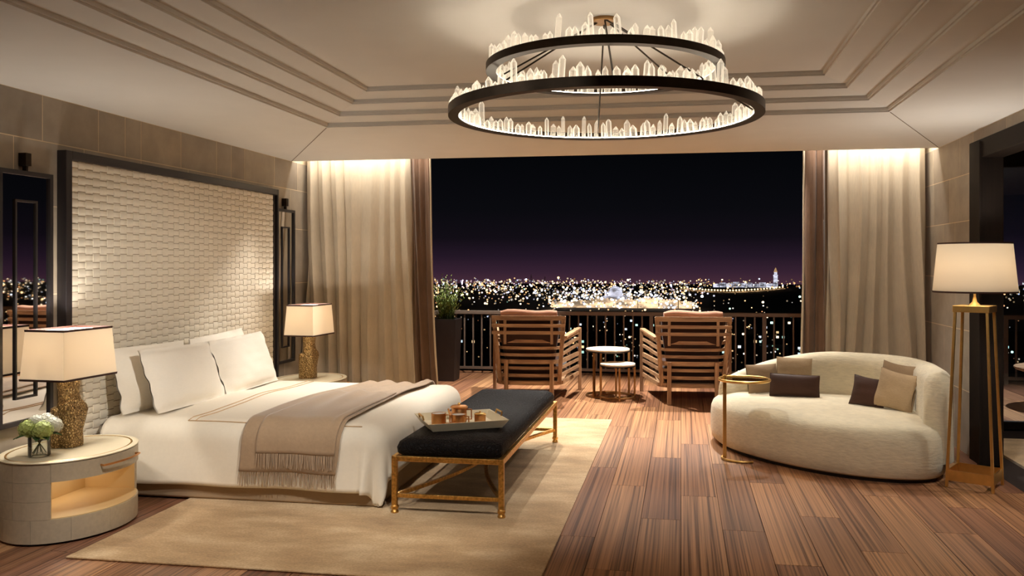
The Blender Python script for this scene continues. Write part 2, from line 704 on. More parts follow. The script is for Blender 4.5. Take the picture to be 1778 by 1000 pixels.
def plank(x0, x1, y0, y1, parent):
    g = 0.0016
    key = (round(x1 - x0, 3), round(y1 - y0, 3))
    if key not in plank_cache:
        mb = MB()
        w, l = key[0] / 2 - g, key[1] / 2 - g
        mb.box((0, 0, -0.006), (2 * w, 2 * l, 0.012))
        o = mb.build('plank', M['plank'], None, 0)
        plank_cache[key] = o.data
        o.parent = parent
    else:
        o = bpy.data.objects.new('plank', plank_cache[key])
        COL.objects.link(o)
        o.parent = parent
    o.location = ((x0 + x1) / 2, (y0 + y1) / 2, 0)
    return o


rp = random.Random(3)
k = -16
stag = [0.0, 0.95, 0.42, 1.3, 0.7, 0.2, 1.1]
while True:
    x0 = -0.236 + PW * k
    x1 = x0 + PW
    if x0 > XR:
        break
    x0c, x1c = max(x0, XL), min(x1, XR)
    if x1c - x0c > 0.02:
        y = 2.4 + stag[(k + 20) % 7]
        ys = [2.4]
        while y < 11.95:
            if y - ys[-1] > 0.1:
                ys.append(round(y, 3))
            y += 1.65
        if 11.95 - ys[-1] < 0.3:
            ys[-1] = 11.95
        else:
            ys.append(11.95)
        for a, b_ in zip(ys, ys[1:]):
            plank(x0c, x1c, a, b_, fl)
    k += 1
for i in range(10):
    for (a, b_) in ((8.7, 10.3), (10.3, 11.95)):
        plank(XR + i * PW, XR + (i + 1) * PW, a, b_, fl2)

# ---- left wall with stone panels
wl_ = struct(MB().span((XL - 0.2, YF, 0), (XL - 0.0006, YW, 3.1)).build('wall_left', M['wallgrout']))


def wall_panels(parent, xin, xout, y0, y1, rows, seed, top_joints=None):
    rr = random.Random(seed)
    g = 0.003
    for ri, (z0, z1) in enumerate(rows):
        y = y0
        js = [y0]
        if top_joints and ri == len(rows) - 1:
            js = [y0] + [j for j in top_joints if y0 < j < y1] + [y1]
        else:
            while y < y1 - 0.25:
                y += rr.choice((0.32, 0.45, 0.6, 0.75))
                js.append(min(y, y1))
            if js[-1] < y1:
                js.append(y1)
        for a, b_ in zip(js, js[1:]):
            if b_ - a < 0.03:
                continue
            MB().span((xin, a + g, z0 + g), (xout, b_ - g, z1 - g)).build('wall_panel', M['panel'], parent, 0)


rowsL = [(0.0, 0.36), (0.36, 0.86), (0.86, 1.32), (1.32, 1.86), (1.86, 2.25), (2.25, 2.53)]
wall_panels(wl_, XL - 0.014, XL, 2.6, 8.6, rowsL, 5, [3.6, 4.20, 4.67, 5.18, 5.46, 5.64, 6.14, 6.66, 6.90, 7.13, 7.7, 8.2])

# ---- right wall: panelled strip, opening with dark casing, wall towards the camera
wr_ = MB().span((XR + 0.0006, 7.14, 0), (XR + 0.13, YW, 3.1)).span((XR + 0.0006, YF, 0), (XR + 0.13, 4.0, 3.1)) \
    .span((XR + 0.0006, 4.0, 2.42), (XR + 0.13, 7.14, 3.1))
wr_ = struct(wr_.build('wall_right', M['wallgrout'], smooth=0))
wall_panels(wr_, XR + 0.014, XR, 7.165, 8.6, [(0, 0.5), (0.5, 0.98), (0.98, 1.4), (1.4, 1.85), (1.85, 2.22), (2.22, 2.53)], 11)
wall_panels(wr_, XR + 0.014, XR, 2.4, 7.165, [(2.445, 2.53)], 12)
d1 = struct(thing('door_1', None, None, (XR + 0.1, 5.6, 0)))
MB().span((XR - 0.03, 6.91, 0), (XR + 0.135, 7.16, 2.44)).build('door_casing', M['darkwood'], d1, bevel=0.006)
MB().span((XR - 0.03, 3.95, 2.30), (XR + 0.135, 6.91, 2.44)).build('door_casing', M['darkwood'], d1, bevel=0.006)
MB().span((XR - 0.03, 3.75, 0), (XR + 0.135, 3.95, 2.44)).build('door_casing', M['darkwood'], d1, bevel=0.006)
MB().span((XR - 0.045, 6.88, 0), (XR - 0.028, 6.93, 2.42)).build('casing_bead', M['darkwood'], d1)

# ---- back wall behind the curtains and the head of the opening
wb = MB().span((XL - 0.2, YW, 0), (-2.62, YW + 0.12, 3.1)).span((1.25, YW, 0), (XR + 0.2, YW + 0.12, 3.1)) \
    .span((-2.62, YW, 2.72), (1.25, YW + 0.12, 3.1)).span((XR + 0.2, YW, 2.56), (6.6, YW + 0.12, 3.1))
struct(wb.build('wall_back', M['wallback'], smooth=0))
struct(MB().span((XL - 0.2, YF - 0.2, 0), (XR + 0.2, YF, 3.1)).build('wall_front', M['wallback']))

# ---- ceiling: flat margin, four stepped mouldings, raised centre
cm = MB()
ox0, ox1, oy0, oy1 = -2.62, 1.38, -1.0, 6.13


def rect(x0, x1, y0, y1, z):
    return [(x0, y0, z), (x0, y1, z), (x1, y1, z), (x1, y0, z)]


outer = rect(XL - 0.2, XR + 0.2, YF - 0.2, YB, ZC)
prof = [(0.0, 0.0), (0.0, 0.011), (0.011, 0.011), (0.011, 0.030)]
loops = [outer]
z = ZC
ins = 0.0
for s in range(4):
    for di, dz in prof:
        loops.append(rect(ox0 + ins + di, ox1 - ins - di, oy0 + ins + di, oy1 - ins - di, z + dz))
    ins += 0.165
    z += 0.052
loops.append(rect(ox0 + ins - 0.1, ox1 - ins + 0.1, oy0 + ins - 0.1, oy1 - ins + 0.1, z - 0.022))
loops[-1] = rect(ox0 + ins - 0.14, ox1 - ins + 0.14, oy0 + ins - 0.14, oy1 - ins + 0.14, z - 0.022)
ZTOP = z - 0.022
cm.loft(loops, False, True)
# lip, slot and slab over the curtains
cm.span((XL - 0.2, YB - 0.001, ZC), (XR + 0.2, YB + 0.02, 2.80))
cm.span((XL - 0.2, YB, 2.78), (XR + 0.2, YW + 0.12, 2.84))
cm.span((XL - 0.2, YF - 0.2, 2.95), (XR + 0.2, YW, 3.1))
ceil_o = struct(cm.build('ceiling', M['ceil'], smooth=0))
MB().bar((ox0 - 0.01, oy1 + 0.01, ZC - 0.0008), (XL + 0.005, YB - 0.005, ZC - 0.0008), 0.006, 0.0016).build('seam', M['seam'], ceil_o, 0)
MB().bar((ox1 + 0.01, oy1 + 0.01, ZC - 0.0008), (XR - 0.005, YB - 0.005, ZC - 0.0008), 0.006, 0.0016).build('seam', M['seam'], ceil_o, 0)
# balcony ceiling
struct(MB().span((XL - 0.2, YW + 0.12, 3.1), (6.6, 11.95, 3.2)).build('ceiling', M['ceil']))

# ---- next room seen through the opening
struct(MB().span((6.5, 3.0, 0), (6.6, YW, 3.1)).build('wall_side_room', M['wallback']))
struct(MB().span((XR + 0.13, 2.9, 0), (6.6, 3.0, 3.1)).build('wall_front_side_room', M['wallback']))
struct(MB().span((XR + 0.13, 2.9, 2.56), (6.6, YW + 0.1, 2.66)).build('ceiling', M['ceil']))
w1 = struct(thing('window_1', None, None, (4.4, 8.55, 0)))
MB().span((XR + 0.13, 8.5, 2.40), (6.5, 8.6, 2.56)).build('window_frame', M['darkwood'], w1)
MB().span((XR + 0.13, 8.48, 0), (6.5, 8.6, 0.06)).build('window_sill', M['darkwood'], w1)
MB().span((XR + 0.13, 8.54, 0.06), (6.5, 8.55, 2.40)).build('pane', M['pane'], w1, 0)

# ================================================================== BALCONY
rail = thing('balcony_railing', 'dark metal balcony railing with thin upright bars along the terrace edge', 'railing', (1.0, 11.72, 0))
RX0, RX1, RY = -3.35, 6.0, 11.72
MB().span((RX0 - 0.04, RY - 0.04, 0.815), (RX1, RY + 0.04, 0.868)).build('top_rail', M['railmetal'], rail, bevel=0.008)
MB().span((RX0 - 0.02, RY - 0.02, 0.055), (RX1, RY + 0.02, 0.09)).build('bottom_rail', M['railmetal'], rail)
MB().span((RX0 - 0.04, YW + 0.14, 0.815), (RX0 + 0.04, RY - 0.04, 0.868)).build('top_rail', M['railmetal'], rail, bevel=0.008)
MB().span((RX0 - 0.02, YW + 0.14, 0.055), (RX0 + 0.02, RY - 0.02, 0.09)).build('bottom_rail', M['railmetal'], rail)
bar_me = None
xs = [(RX0 + 0.123 * i, RY) for i in range(77)] + [(RX0, RY - 0.123 * i) for i in range(1, 24)]
for i, (x, y) in enumerate(xs):
    post = (i % 12 == 0 and i < 77)
    if post:
        o = MB().box((0, 0, 0.41), (0.05, 0.05, 0.82)).build('post', M['railmetal'], rail, 0)
    elif bar_me is None:
        o = MB().box((0, 0, 0.45), (0.02, 0.02, 0.74)).build('bar', M['railmetal'], rail, 0)
        bar_me = o.data
    else:
        o = place(bar_me, 'bar', rail)
    o.location = (x, y, 0)

# planter with a grassy shrub
pl = thing('planter', 'tall dark square planter beside the brown curtain on the balcony', 'planter', (-3.02, 10.92, 0))
q = lambda h, z: [(-h, -h, z), (h, -h, z), (h, h, z), (-h, h, z)]
MB().loft([q(0.135, 0.0), q(0.165, 0.80), q(0.145, 0.80), q(0.14, 0.75)], True, True).build('pot', M['planter'], pl, 20, world=False)
MB().box((0, 0, 0.745), (0.27, 0.27, 0.02)).build('soil', M['soil'], pl, 0, world=False)
plant = thing('shrub', 'feathery green shrub growing out of the tall dark planter', 'plant', (-3.02, 10.92, 0.755))
rb = random.Random(21)
leafm, stemm = MB(), MB()
for i in range(90):
    a = rb.uniform(0, 2 * PI)
    lean = abs(rb.gauss(0, 0.30))
    h = rb.uniform(0.26, 0.54) * (1.0 - 0.35 * min(lean, 0.9))
    if i < 3:
        lean, h = 0.06, 0.60
    base = Vector((0.09 * rb.uniform(-1, 1), 0.09 * rb.uniform(-1, 1), 0))
    pts = []
    for s in range(5):
        t = s / 4
        rr = h * math.sin(lean) * t * (0.6 + 0.7 * t)
        pts.append(base + Vector((rr * math.cos(a), rr * math.sin(a), h * t * math.cos(lean * t))))
    stemm.tube(pts, [0.004, 0.0035, 0.003, 0.002, 0.001], 3)
    for s in range(16):
        t = 0.22 + 0.78 * s / 15
        i0 = min(3, int(t * 4))
        p = pts[i0].lerp(pts[i0 + 1], t * 4 - i0)
        b2 = rb.uniform(0, 2 * PI)
        L = rb.uniform(0.025, 0.055)
        dv = Vector((math.cos(b2) * 0.7, math.sin(b2) * 0.7, 0.75)).normalized()
        sv = dv.cross(Vector((0, 0, 1))).normalized() * 0.006
        m_ = p + dv * L * 0.5
        leafm.add([p, m_ + sv, p + dv * L, m_ - sv], [(0, 1, 2, 3)])
stemm.build('stems', M['stem'], plant, world=False)
lf = leafm.build('foliage', M['leaf'], plant, 0, world=False)
lf['kind'] = 'stuff'

# ---- lounge chairs of teak slats


def lounge_chair(label, loc, rz):
    t = thing('lounge_chair', label, 'chair', loc, rz, 'teak lounge chairs facing the city')
    D = 0.98
    hw0, hw1 = 0.335, 0.50

    def half(y):
        return lerp(hw0, hw1, y / D)

    def upath(inset, rc=0.16):
        pts = []
        for s in range(5):
            y = lerp(D, rc, s / 4)
            pts.append((-half(y) + inset, y))
        for s in range(1, 7):
            a = s / 7 * PI / 2
            pts.append((-half(rc) + inset + (1 - math.cos(a)) * rc, rc - math.sin(a) * rc))
        for s in range(0, 9):
            x = lerp(-half(rc) + rc + inset, half(rc) - rc - inset, s / 8)
            pts.append((x, -0.02 * math.sin(s / 8 * PI)))
        for s in range(1, 7):
            a = PI / 2 - s / 7 * PI / 2
            pts.append((half(rc) - inset - (1 - math.cos(a)) * rc, rc - math.sin(a) * rc))
        for s in range(5):
            y = lerp(rc, D, s / 4)
            pts.append((half(y) - inset, y))
        return pts

    sec = lambda h: [(-0.012, -h / 2), (0.012, -h / 2), (0.012, h / 2), (-0.012, h / 2)]
    for z_, h in ((0.665, 0.036), (0.59, 0.032), (0.515, 0.032), (0.44, 0.046), (0.37, 0.032), (0.29, 0.034), (0.205, 0.042)):
        MB().sweep([(x, y, z_ + (0.03 * smooth01(y / D) if z_ > 0.45 else 0.0)) for x, y in upath(0.0)], sec(h)).build('slat', M['teak'], t, 40, world=False)
    # reclined upper back
    lean = lambda z_: -0.05 - (z_ - 0.44) * 0.10
    for z_, h in ((0.925, 0.05), (0.842, 0.036), (0.765, 0.036)):
        pts = [(lerp(-0.40, 0.40, s / 10), lean(z_) - 0.03 * math.sin(s / 10 * PI), z_) for s in range(11)]
        MB().sweep(pts, [(-0.011, -h / 2), (0.011, -h / 2), (0.011, h / 2), (-0.011, h / 2)]).build('slat', M['teak'], t, 40, world=False)
    for sx in (-1, 1):
        MB().bar((sx * 0.325, 0.055, 0.20), (sx * 0.385, lean(0.94) + 0.03, 0.945), 0.045, 0.03, (0, 1, 0)).build('back_post', M['teak_v'], t, 0, world=False, bevel=0.004)
        MB().bar((sx * 0.255, lean(0.66) - 0.02, 0.64), (sx * 0.255, lean(0.94) - 0.012, 0.945), 0.03, 0.02, (0, 1, 0)).build('back_batten', M['teak_v'], t, 0, world=False, bevel=0.003)
        MB().bar((sx * 0.25, -0.038, 0.0), (sx * 0.25, -0.038, 0.46), 0.045, 0.03, (0, 1, 0)).build('leg', M['teak_v'], t, 0, world=False, bevel=0.004)
        MB().bar((sx * 0.515, D - 0.01, 0.0), (sx * 0.515, D - 0.01, 0.73), 0.04, 0.05, (0, 1, 0)).build('leg', M['teak_v'], t, 0, world=False, bevel=0.004)
        MB().bar((sx * 0.375, 0.16, 0.70), (sx * 0.505, D + 0.02, 0.737), 0.06, 0.024).build('armrest', M['teak'], t, 0, world=False, bevel=0.004)
    MB().box((0, 0.5, 0.21), (0.74, 0.86, 0.03)).build('seat_frame', M['teak'], t, 0, world=False)
    # cushions
    sc_ = MB()
    sc_.loft([[(-w, 0.06 + i_, z_), (w, 0.06 + i_, z_), (w + 0.06, D - 0.02 - i_, z_), (-w - 0.06, D - 0.02 - i_, z_)]
              for w, i_, z_ in ((0.28, 0.03, 0.23), (0.30, 0.0, 0.26), (0.30, 0.0, 0.37), (0.27, 0.04, 0.41))])
    sc_.build('seat_cushion', M['cushion_dark'], t, 60, world=False, bevel=0.02)
    bc = MB()
    lp = []
    for z_, th, w in ((0.40, 0.11, 0.27), (0.55, 0.15, 0.29), (0.75, 0.14, 0.325), (0.90, 0.11, 0.335), (0.96, 0.05, 0.32)):
        y0 = lean(z_) + 0.035
        if z_ < 0.66:
            y0 = max(y0, 0.03)
        lp.append([(-w, y0, z_), (w, y0, z_), (w, y0 + th, z_), (-w, y0 + th, z_)])
    bc.loft(lp)
    bc.build('back_cushion', M['cushion_dark'], t, 60, world=False, bevel=0.02)
    rl = MB()
    pts = [(lerp(-0.31, 0.31, s / 8), lean(0.98) + 0.045 + 0.01 * math.sin(s), 0.968 + 0.008 * math.sin(s * 0.9)) for s in range(9)]
    rl.tube(pts, [0.028] + [0.045] * 7 + [0.028], 10)
    rl.build('head_roll', M['cushion_roll'], t, 60, world=False)
    return t


lounge_chair('slatted teak lounge chair nearer the planter, with dark cushions', (-1.645, 9.33, 0), R(4.3))
lounge_chair('slatted teak lounge chair behind the cream sofa, with dark cushions', (0.12, 9.40, 0), R(4.3))


def nest_table(name, label, c, r, h, legs, a0, r_leg, zring=0.012):
    t = thing(name, label, 'table', (c[0], c[1], 0), 0, 'nesting side tables between the lounge chairs')
    MB().lathe([(r - 0.012, h - 0.022), (r, h - 0.018), (r, h - 0.004), (r - 0.004, h)], seg=40).build('table_top', M['marble'], t, world=False)
    MB().tube([(r * math.cos(a), r * math.sin(a), h - 0.028) for a in [2 * PI * i / 40 for i in range(40)]], 0.008, 6, True).build('rim', M['bronze'], t, world=False)
    for i in range(legs):
        a = a0 + 2 * PI * i / legs
        MB().box((r * 0.97 * math.cos(a), r * 0.97 * math.sin(a), h / 2 - 0.012), (r_leg, r_leg, h - 0.025), a).build('leg', M['brass_dark'], t, 0, world=False)
    MB().tube([(r * 0.98 * math.cos(a), r * 0.98 * math.sin(a), zring) for a in [2 * PI * i / 40 for i in range(40)]], 0.011, 6, True).build('base_ring', M['brass_dark'], t, world=False)
    return t


M['brass_dark'] = plain('aged_brass', (150, 112, 70), 0.4, 0.9, 20, 0.12)
nest_table('nesting_table', 'taller round side table with pale top between the lounge chairs', (-0.83, 9.90), 0.25, 0.545, 3, R(-125), 0.022)
nest_table('nesting_table', 'lower round side table with pale top tucked under the taller one', (-0.70, 9.66), 0.195, 0.405, 4, R(-80), 0.02, 0.037)

# round timber table on the side room's terrace
rt = thing('round_table', 'low round timber table seen through the dark doorway', 'table', (3.98, 9.75, 0))
MB().lathe([(0.10, 0.33), (0.30, 0.335), (0.50, 0.40), (0.52, 0.415), (0.52, 0.43), (0.51, 0.435)], seg=40).build('table_top', M['teak'], rt, world=False)
MB().lathe([(0.24, 0.0), (0.22, 0.02), (0.09, 0.10), (0.10, 0.335)], seg=24).build('pedestal', M['darkwood'], rt, world=False)
tag(MB().span((2.50, 4.3, -0.012), (5.8, 8.0, 0.008)).build('rug', M['rug'], None, 0), 'pale rug in the neighbouring room beyond the dark doorway', 'rug')

# ================================================================== BED
BX0, BX1, BY0, BY1 = -3.70, -1.86, 5.10, 6.94
BZ = 0.505
bed = thing('bed', 'large double bed with white duvet and taupe upholstered base', 'bed', (-2.8, 6.02, 0))
MB().span((BX0, BY0 - 0.03, 0.012), (BX1 + 0.02, BY1 + 0.03, 0.26)).build('bed_base', M['bedbase'], bed, bevel=0.015)
MB().span((BX0, BY0 + 0.05, 0.26), (BX1 - 0.03, BY1 - 0.05, BZ - 0.04)).build('mattress', M['duvet'], bed, bevel=0.05)
RB = 0.125


def drape(x, y, lift=0.0, rip=1.0):
    """cloth coordinates (flat, over the bed) -> position draped over the mattress"""
    dp = max(0.0, x - (BX1 - 0.06))
    dn = max(0.0, (BY0 + 0.06) - y)
    df = max(0.0, y - (BY1 - 0.06))
    dq = dn if dn > 0 else df
    sgn = -1 if dn > 0 else 1
    s = math.hypot(dp, dq)
    rr = RB + lift
    cx = min(x, BX1 - 0.06)
    cy = min(max(y, BY0 + 0.06), BY1 - 0.06)
    crown = 0.018 * math.sin(PI * smooth01((y - BY0) / (BY1 - BY0))) + 0.012 * mnoise.noise(Vector((x * 2.2, y * 2.2, 0.3)))
    z = BZ + crown + lift
    if s > 1e-6:
        ux, uy = dp / s, sgn * dq / s
        a = min(s / RB, PI / 2)
        h = rr * math.sin(a)
        dz = rr * (1 - math.cos(a))
        rest = max(0.0, s - RB * PI / 2)
        ph = math.atan2(uy, ux)
        along = (x if dp == 0 else 0) * 7.0 + (y if dq == 0 else 0) * 7.0
        wave = math.sin(along * 1.3 + ph * 7.0) * 0.5 + math.sin(along * 0.55 + 1.0 + ph * 3.0) * 0.5
        h += rest * (0.03 + 0.06 * wave * rip) * (3.2 if (dp > 0 and dq > 0) else 1.0)
        z -= dz + rest
        cx += ux * h
        cy += uy * h
    z = max(z, 0.014 + lift + 0.02 * s)
    return Vector((cx, cy, z))


du = MB()
X0, X1, Y0, Y1 = BX0 + 0.0, BX1 - 0.06 + 0.40, BY0 + 0.06 - 0.47, BY1 - 0.06 + 0.47
du.grid(lambda u, v: drape(lerp(X0, X1, u), lerp(Y0, Y1, v)), 84, 100)
duv = du.build('duvet', M['duvet'], bed, 0, solid=0.012)
duv.data.polygons.foreach_set('use_smooth', [True] * len(duv.data.polygons))
# fine piping that outlines the duvet's top panel
for pts in ([(-3.12, lerp(5.10, 6.9, i / 30)) for i in range(31)], [(-3.07, lerp(5.10, 6.9, i / 30)) for i in range(31)],
            [(lerp(-3.12, -1.95, i / 24), 5.10) for i in range(25)]):
    MB().tube([drape(x, y, 0.009) for x, y in pts], 0.0035, 5).build('piping', M['piping'], duv, world=False)

# ---- throw with fringe
th = thing('throw_blanket', 'taupe wool throw with fringed ends draped across the foot of the bed', 'blanket', (-2.37, 6.0, BZ))


def throw_xy(u, v):
    # u 0..1 along the bed, v 0 (near hem) .. 1 (far hem)
    y = lerp(BY0 + 0.06 - 0.36, BY1 - 0.06 + 0.30, v)
    w = 1.0 + 0.05 * math.sin(v * 5.0)
    x = lerp(-2.74, -2.56, v) + u * lerp(0.64, 0.56, v) * w + 0.02 * math.sin(v * 9 + 1)
    return x, y


def throw_pt(u, v):
    x, y = throw_xy(u, v)
    fold = 0.010 * math.sin(u * 22 + 3 * math.sin(v * 3)) * smooth01((v - 0.15) / 0.5) + 0.006 * math.sin(u * 9 + v * 6)
    hem = 0.016 * smooth01((u - 0.86) / 0.06) * smooth01(v / 0.2)
    return drape(x, y, 0.024 + fold + hem)


tb = MB().grid(throw_pt, 60, 90).build('throw_cloth', M['throw'], th, 0, solid=0.008)
tb.data.polygons.foreach_set('use_smooth', [True] * len(tb.data.polygons))
# a second layer folded back along the near half
tb2 = MB().grid(lambda u, v: throw_pt(0.17 + 0.80 * u, 0.045 + 0.50 * v) + Vector((0, -0.012, 0.012)), 44, 50).build('throw_fold', M['throw'], th, 0, solid=0.008)
tb2.data.polygons.foreach_set('use_smooth', [True] * len(tb2.data.polygons))
rf = random.Random(4)
fr = MB()
for i in range(74):
    u = (i + 0.5) / 74
    for (uu, vv, L) in ((u, 0.004, 0.095), (0.17 + 0.80 * u, 0.049, 0.10)):
        p = throw_pt(uu, vv)
        if vv > 0.01:
            p = p + Vector((0, -0.012, 0.012))
        L *= rf.uniform(0.85, 1.1)
        e = p + Vector((rf.uniform(-0.008, 0.008), -0.008 + rf.uniform(-0.006, 0.006), -L))
        fr.tube([p, p.lerp(e, 0.5) + Vector((rf.uniform(-0.003, 0.003), -0.002, 0)), e], [0.0028, 0.003, 0.0022], 4)
fo = fr.build('fringe', M['throw'], th)
fo['kind'] = 'stuff'


# ---- pillows
def cushion_mesh(w, h, t, n=26, power=2.6, pinch=0.06, seed=0, flange=0.0, wrinkle=0.004):
    mb = MB()

    def pt(u, v, sg):
        a, b_ = 2 * u - 1, 2 * v - 1
        fw = w / 2 + flange
        fh = h / 2 + flange
        x, z_ = a * fw, b_ * fh
        # pull the middles of the edges in, leaving pointed corners
        x *= 1 - pinch * (1 - abs(b_) ** 2) * abs(a) ** 3
        z_ *= 1 - pinch * (1 - abs(a) ** 2) * abs(b_) ** 3
        ia = min(1.0, abs(x) / (w / 2))
        ib = min(1.0, abs(z_) / (h / 2))
        th_ = t / 2 * ((1 - ia ** power) * (1 - ib ** power)) ** 0.5
        th_ = max(th_, 0.004)
        wr = wrinkle * mnoise.noise(Vector((x * 9 + seed, z_ * 22, seed * 1.7)))
        y = sg * (th_ + wr * (1 if th_ > 0.01 else 0))
        if flange and (ia >= 1 or ib >= 1):
            y += 0.005 * math.sin(x * 34 + z_ * 30 + seed) + 0.004 * math.sin(x * 80 - z_ * 60)
        return (x, y, z_)

    mb.grid(lambda u, v: pt(u, v, -1), n, n)
    mb.grid(lambda u, v: pt(1 - u, v, 1), n, n)
    return mb


def cushion(name, label, cat, w, h, t, loc, rot, mat, group, flange=0.0, pinch=0.06, seed=0, piping=None, wrinkle=0.004, power=2.6):
    """rot: (tilt back about local x, turn about z, roll about y); loc: bottom centre"""
    mb = cushion_mesh(w, h, t, 26, power, pinch, seed, flange, wrinkle)
    o = mb.build(name, mat, None, 0)
    o.data.polygons.foreach_set('use_smooth', [True] * len(o.data.polygons))
    Mx = Matrix.Translation(loc) @ Matrix.Rotation(rot[1], 4, 'Z') @ Matrix.Rotation(rot[0], 4, 'X') @ \
        Matrix.Rotation(rot[2], 4, 'Y') @ Matrix.Translation((0, 0, h / 2 + flange))
    o.matrix_world = Mx
    tag(o, label, cat, group)
    if piping:
        pts = []
        for a0, b0, a1, b1 in ((-1, -1, 1, -1), (1, -1, 1, 1), (1, 1, -1, 1), (-1, 1, -1, -1)):
            for s in range(10):
                a, b_ = lerp(a0, a1, s / 10), lerp(b0, b1, s / 10)
                x, z_ = a * w / 2, b_ * h / 2
                pts.append((x * (1 - pinch * (1 - abs(b_) ** 2) * abs(a) ** 3), 0, z_ * (1 - pinch * (1 - abs(a) ** 2) * abs(b_) ** 3)))
        MB().tube(pts, 0.005, 5, True, up=(0, 1, 0)).build('piping', piping, o, world=False)
    return o


# local -Y faces the foot of the bed (+X)
PB = R(90)
PG = 'white pillows propped on the bed'
cushion('pillow', 'white pillow standing in front, nearest the flower vase', 'pillow', 0.80, 0.39, 0.16, (-3.36, 5.56, BZ + 0.015), (R(-20), PB, R(1)), M['pillow'], PG, 0.025, 0.02, 1, None, 0.006)
cushion('pillow', 'white pillow standing in front, farther along the headboard', 'pillow', 0.80, 0.39, 0.16, (-3.36, 6.42, BZ + 0.015), (R(-20), PB, R(-1)), M['pillow'], PG, 0.025, 0.02, 5, None, 0.006)
cushion('pillow', 'white pillow standing behind, nearest the flower vase', 'pillow', 0.78, 0.39, 0.14, (-3.575, 5.50, BZ + 0.012), (R(-13), PB, R(1)), M['pillow'], PG, 0.025, 0.02, 9, None, 0.006)
cushion('pillow', 'white pillow standing behind, farther along the headboard', 'pillow', 0.78, 0.39, 0.14, (-3.575, 6.42, BZ + 0.02), (R(-13), PB, R(-2)), M['pillow'], PG, 0.025, 0.02, 13, None, 0.006)

# ---- headboard: dark frame with woven leather straps
hb = thing('headboard', 'tall woven cream leather headboard with dark frame on the left wall', 'headboard', (XL, 6.22, 0.3))
HX = XL + 0.067
HY0, HY1, HZ0, HZ1 = 4.79, 7.66, 0.10, 2.213
MB().span((XL + 0.001, HY0, HZ0), (HX, HY0 + 0.055, HZ1)).build('frame_rail', M['board_frame'], hb, 0, bevel=0.004)
MB().span((XL + 0.001, HY1 - 0.03, HZ0), (HX, HY1, HZ1)).build('frame_rail', M['board_frame'], hb, 0, bevel=0.004)
MB().span((XL + 0.001, HY0 + 0.055, HZ1 - 0.055), (HX, HY1 - 0.03, HZ1)).build('frame_rail', M['board_frame'], hb, 0, bevel=0.004)
MB().span((XL + 0.001, HY0 + 0.055, HZ0), (HX - 0.03, HY1 - 0.03, HZ1 - 0.055)).build('backing_board', M['weave_gap'], hb, 0)
CP, RP = 0.0697, 0.049
nc = int((HY1 - 0.03 - HY0 - 0.055) / CP)
nr = int((HZ1 - 0.055 - HZ0) / RP)
SX = HX - 0.018
AMP = 0.0042


def strap_h(par):
    mb = MB()
    n = nc * 4
    L = nc * CP
    g = 0.0042
    loops_ = []
    for i in range(n + 1):
        y = L * i / n
        off = AMP * math.cos(PI * (y / CP - 0.5) + PI * par)
        h = RP / 2 - g
        loops_.append([(off - 0.003, y, -h), (off - 0.003, y, h), (off + 0.0006, y, h), (off + 0.0018, y, h - 0.0028), (off + 0.0018, y, -h + 0.0028), (off + 0.0006, y, -h)])
    mb.loft(loops_)
    return mb


def strap_v(par):
    mb = MB()
    n = nr * 4
    L = nr * RP
    g = 0.0024
    loops_ = []
    for i in range(n + 1):
        z_ = L * i / n
        off = -AMP * math.cos(PI * (z_ / RP - 0.5) + PI * par)
        h = CP / 2 - g
        loops_.append([(off - 0.003, h, z_), (off - 0.003, -h, z_), (off + 0.0015, -h, z_), (off + 0.0015, h, z_)])
    mb.loft(loops_)
    return mb


mh = [None, None]
for i in range(nr):
    p = i % 2
    if mh[p] is None:
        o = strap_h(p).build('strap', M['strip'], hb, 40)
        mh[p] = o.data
        o.data.materials.append(M['strap_edge_shade'])
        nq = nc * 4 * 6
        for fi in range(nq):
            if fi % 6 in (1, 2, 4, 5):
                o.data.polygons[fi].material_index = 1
    else:
        o = place(mh[p], 'strap', hb)
    o.location = (SX, HY0 + 0.056, HZ1 - 0.056 - (i + 0.5) * RP)
mv = [None, None]
for j in range(nc):
    p = (j + nr + 1) % 2
    if mv[p] is None:
        o = strap_v(p).build('strap', M['strip'], hb, 40)
        mv[p] = o.data
    else:
        o = place(mv[p], 'strap', hb)
    o.location = (SX, HY0 + 0.056 + (j + 0.5) * CP, HZ1 - 0.056 - nr * RP)


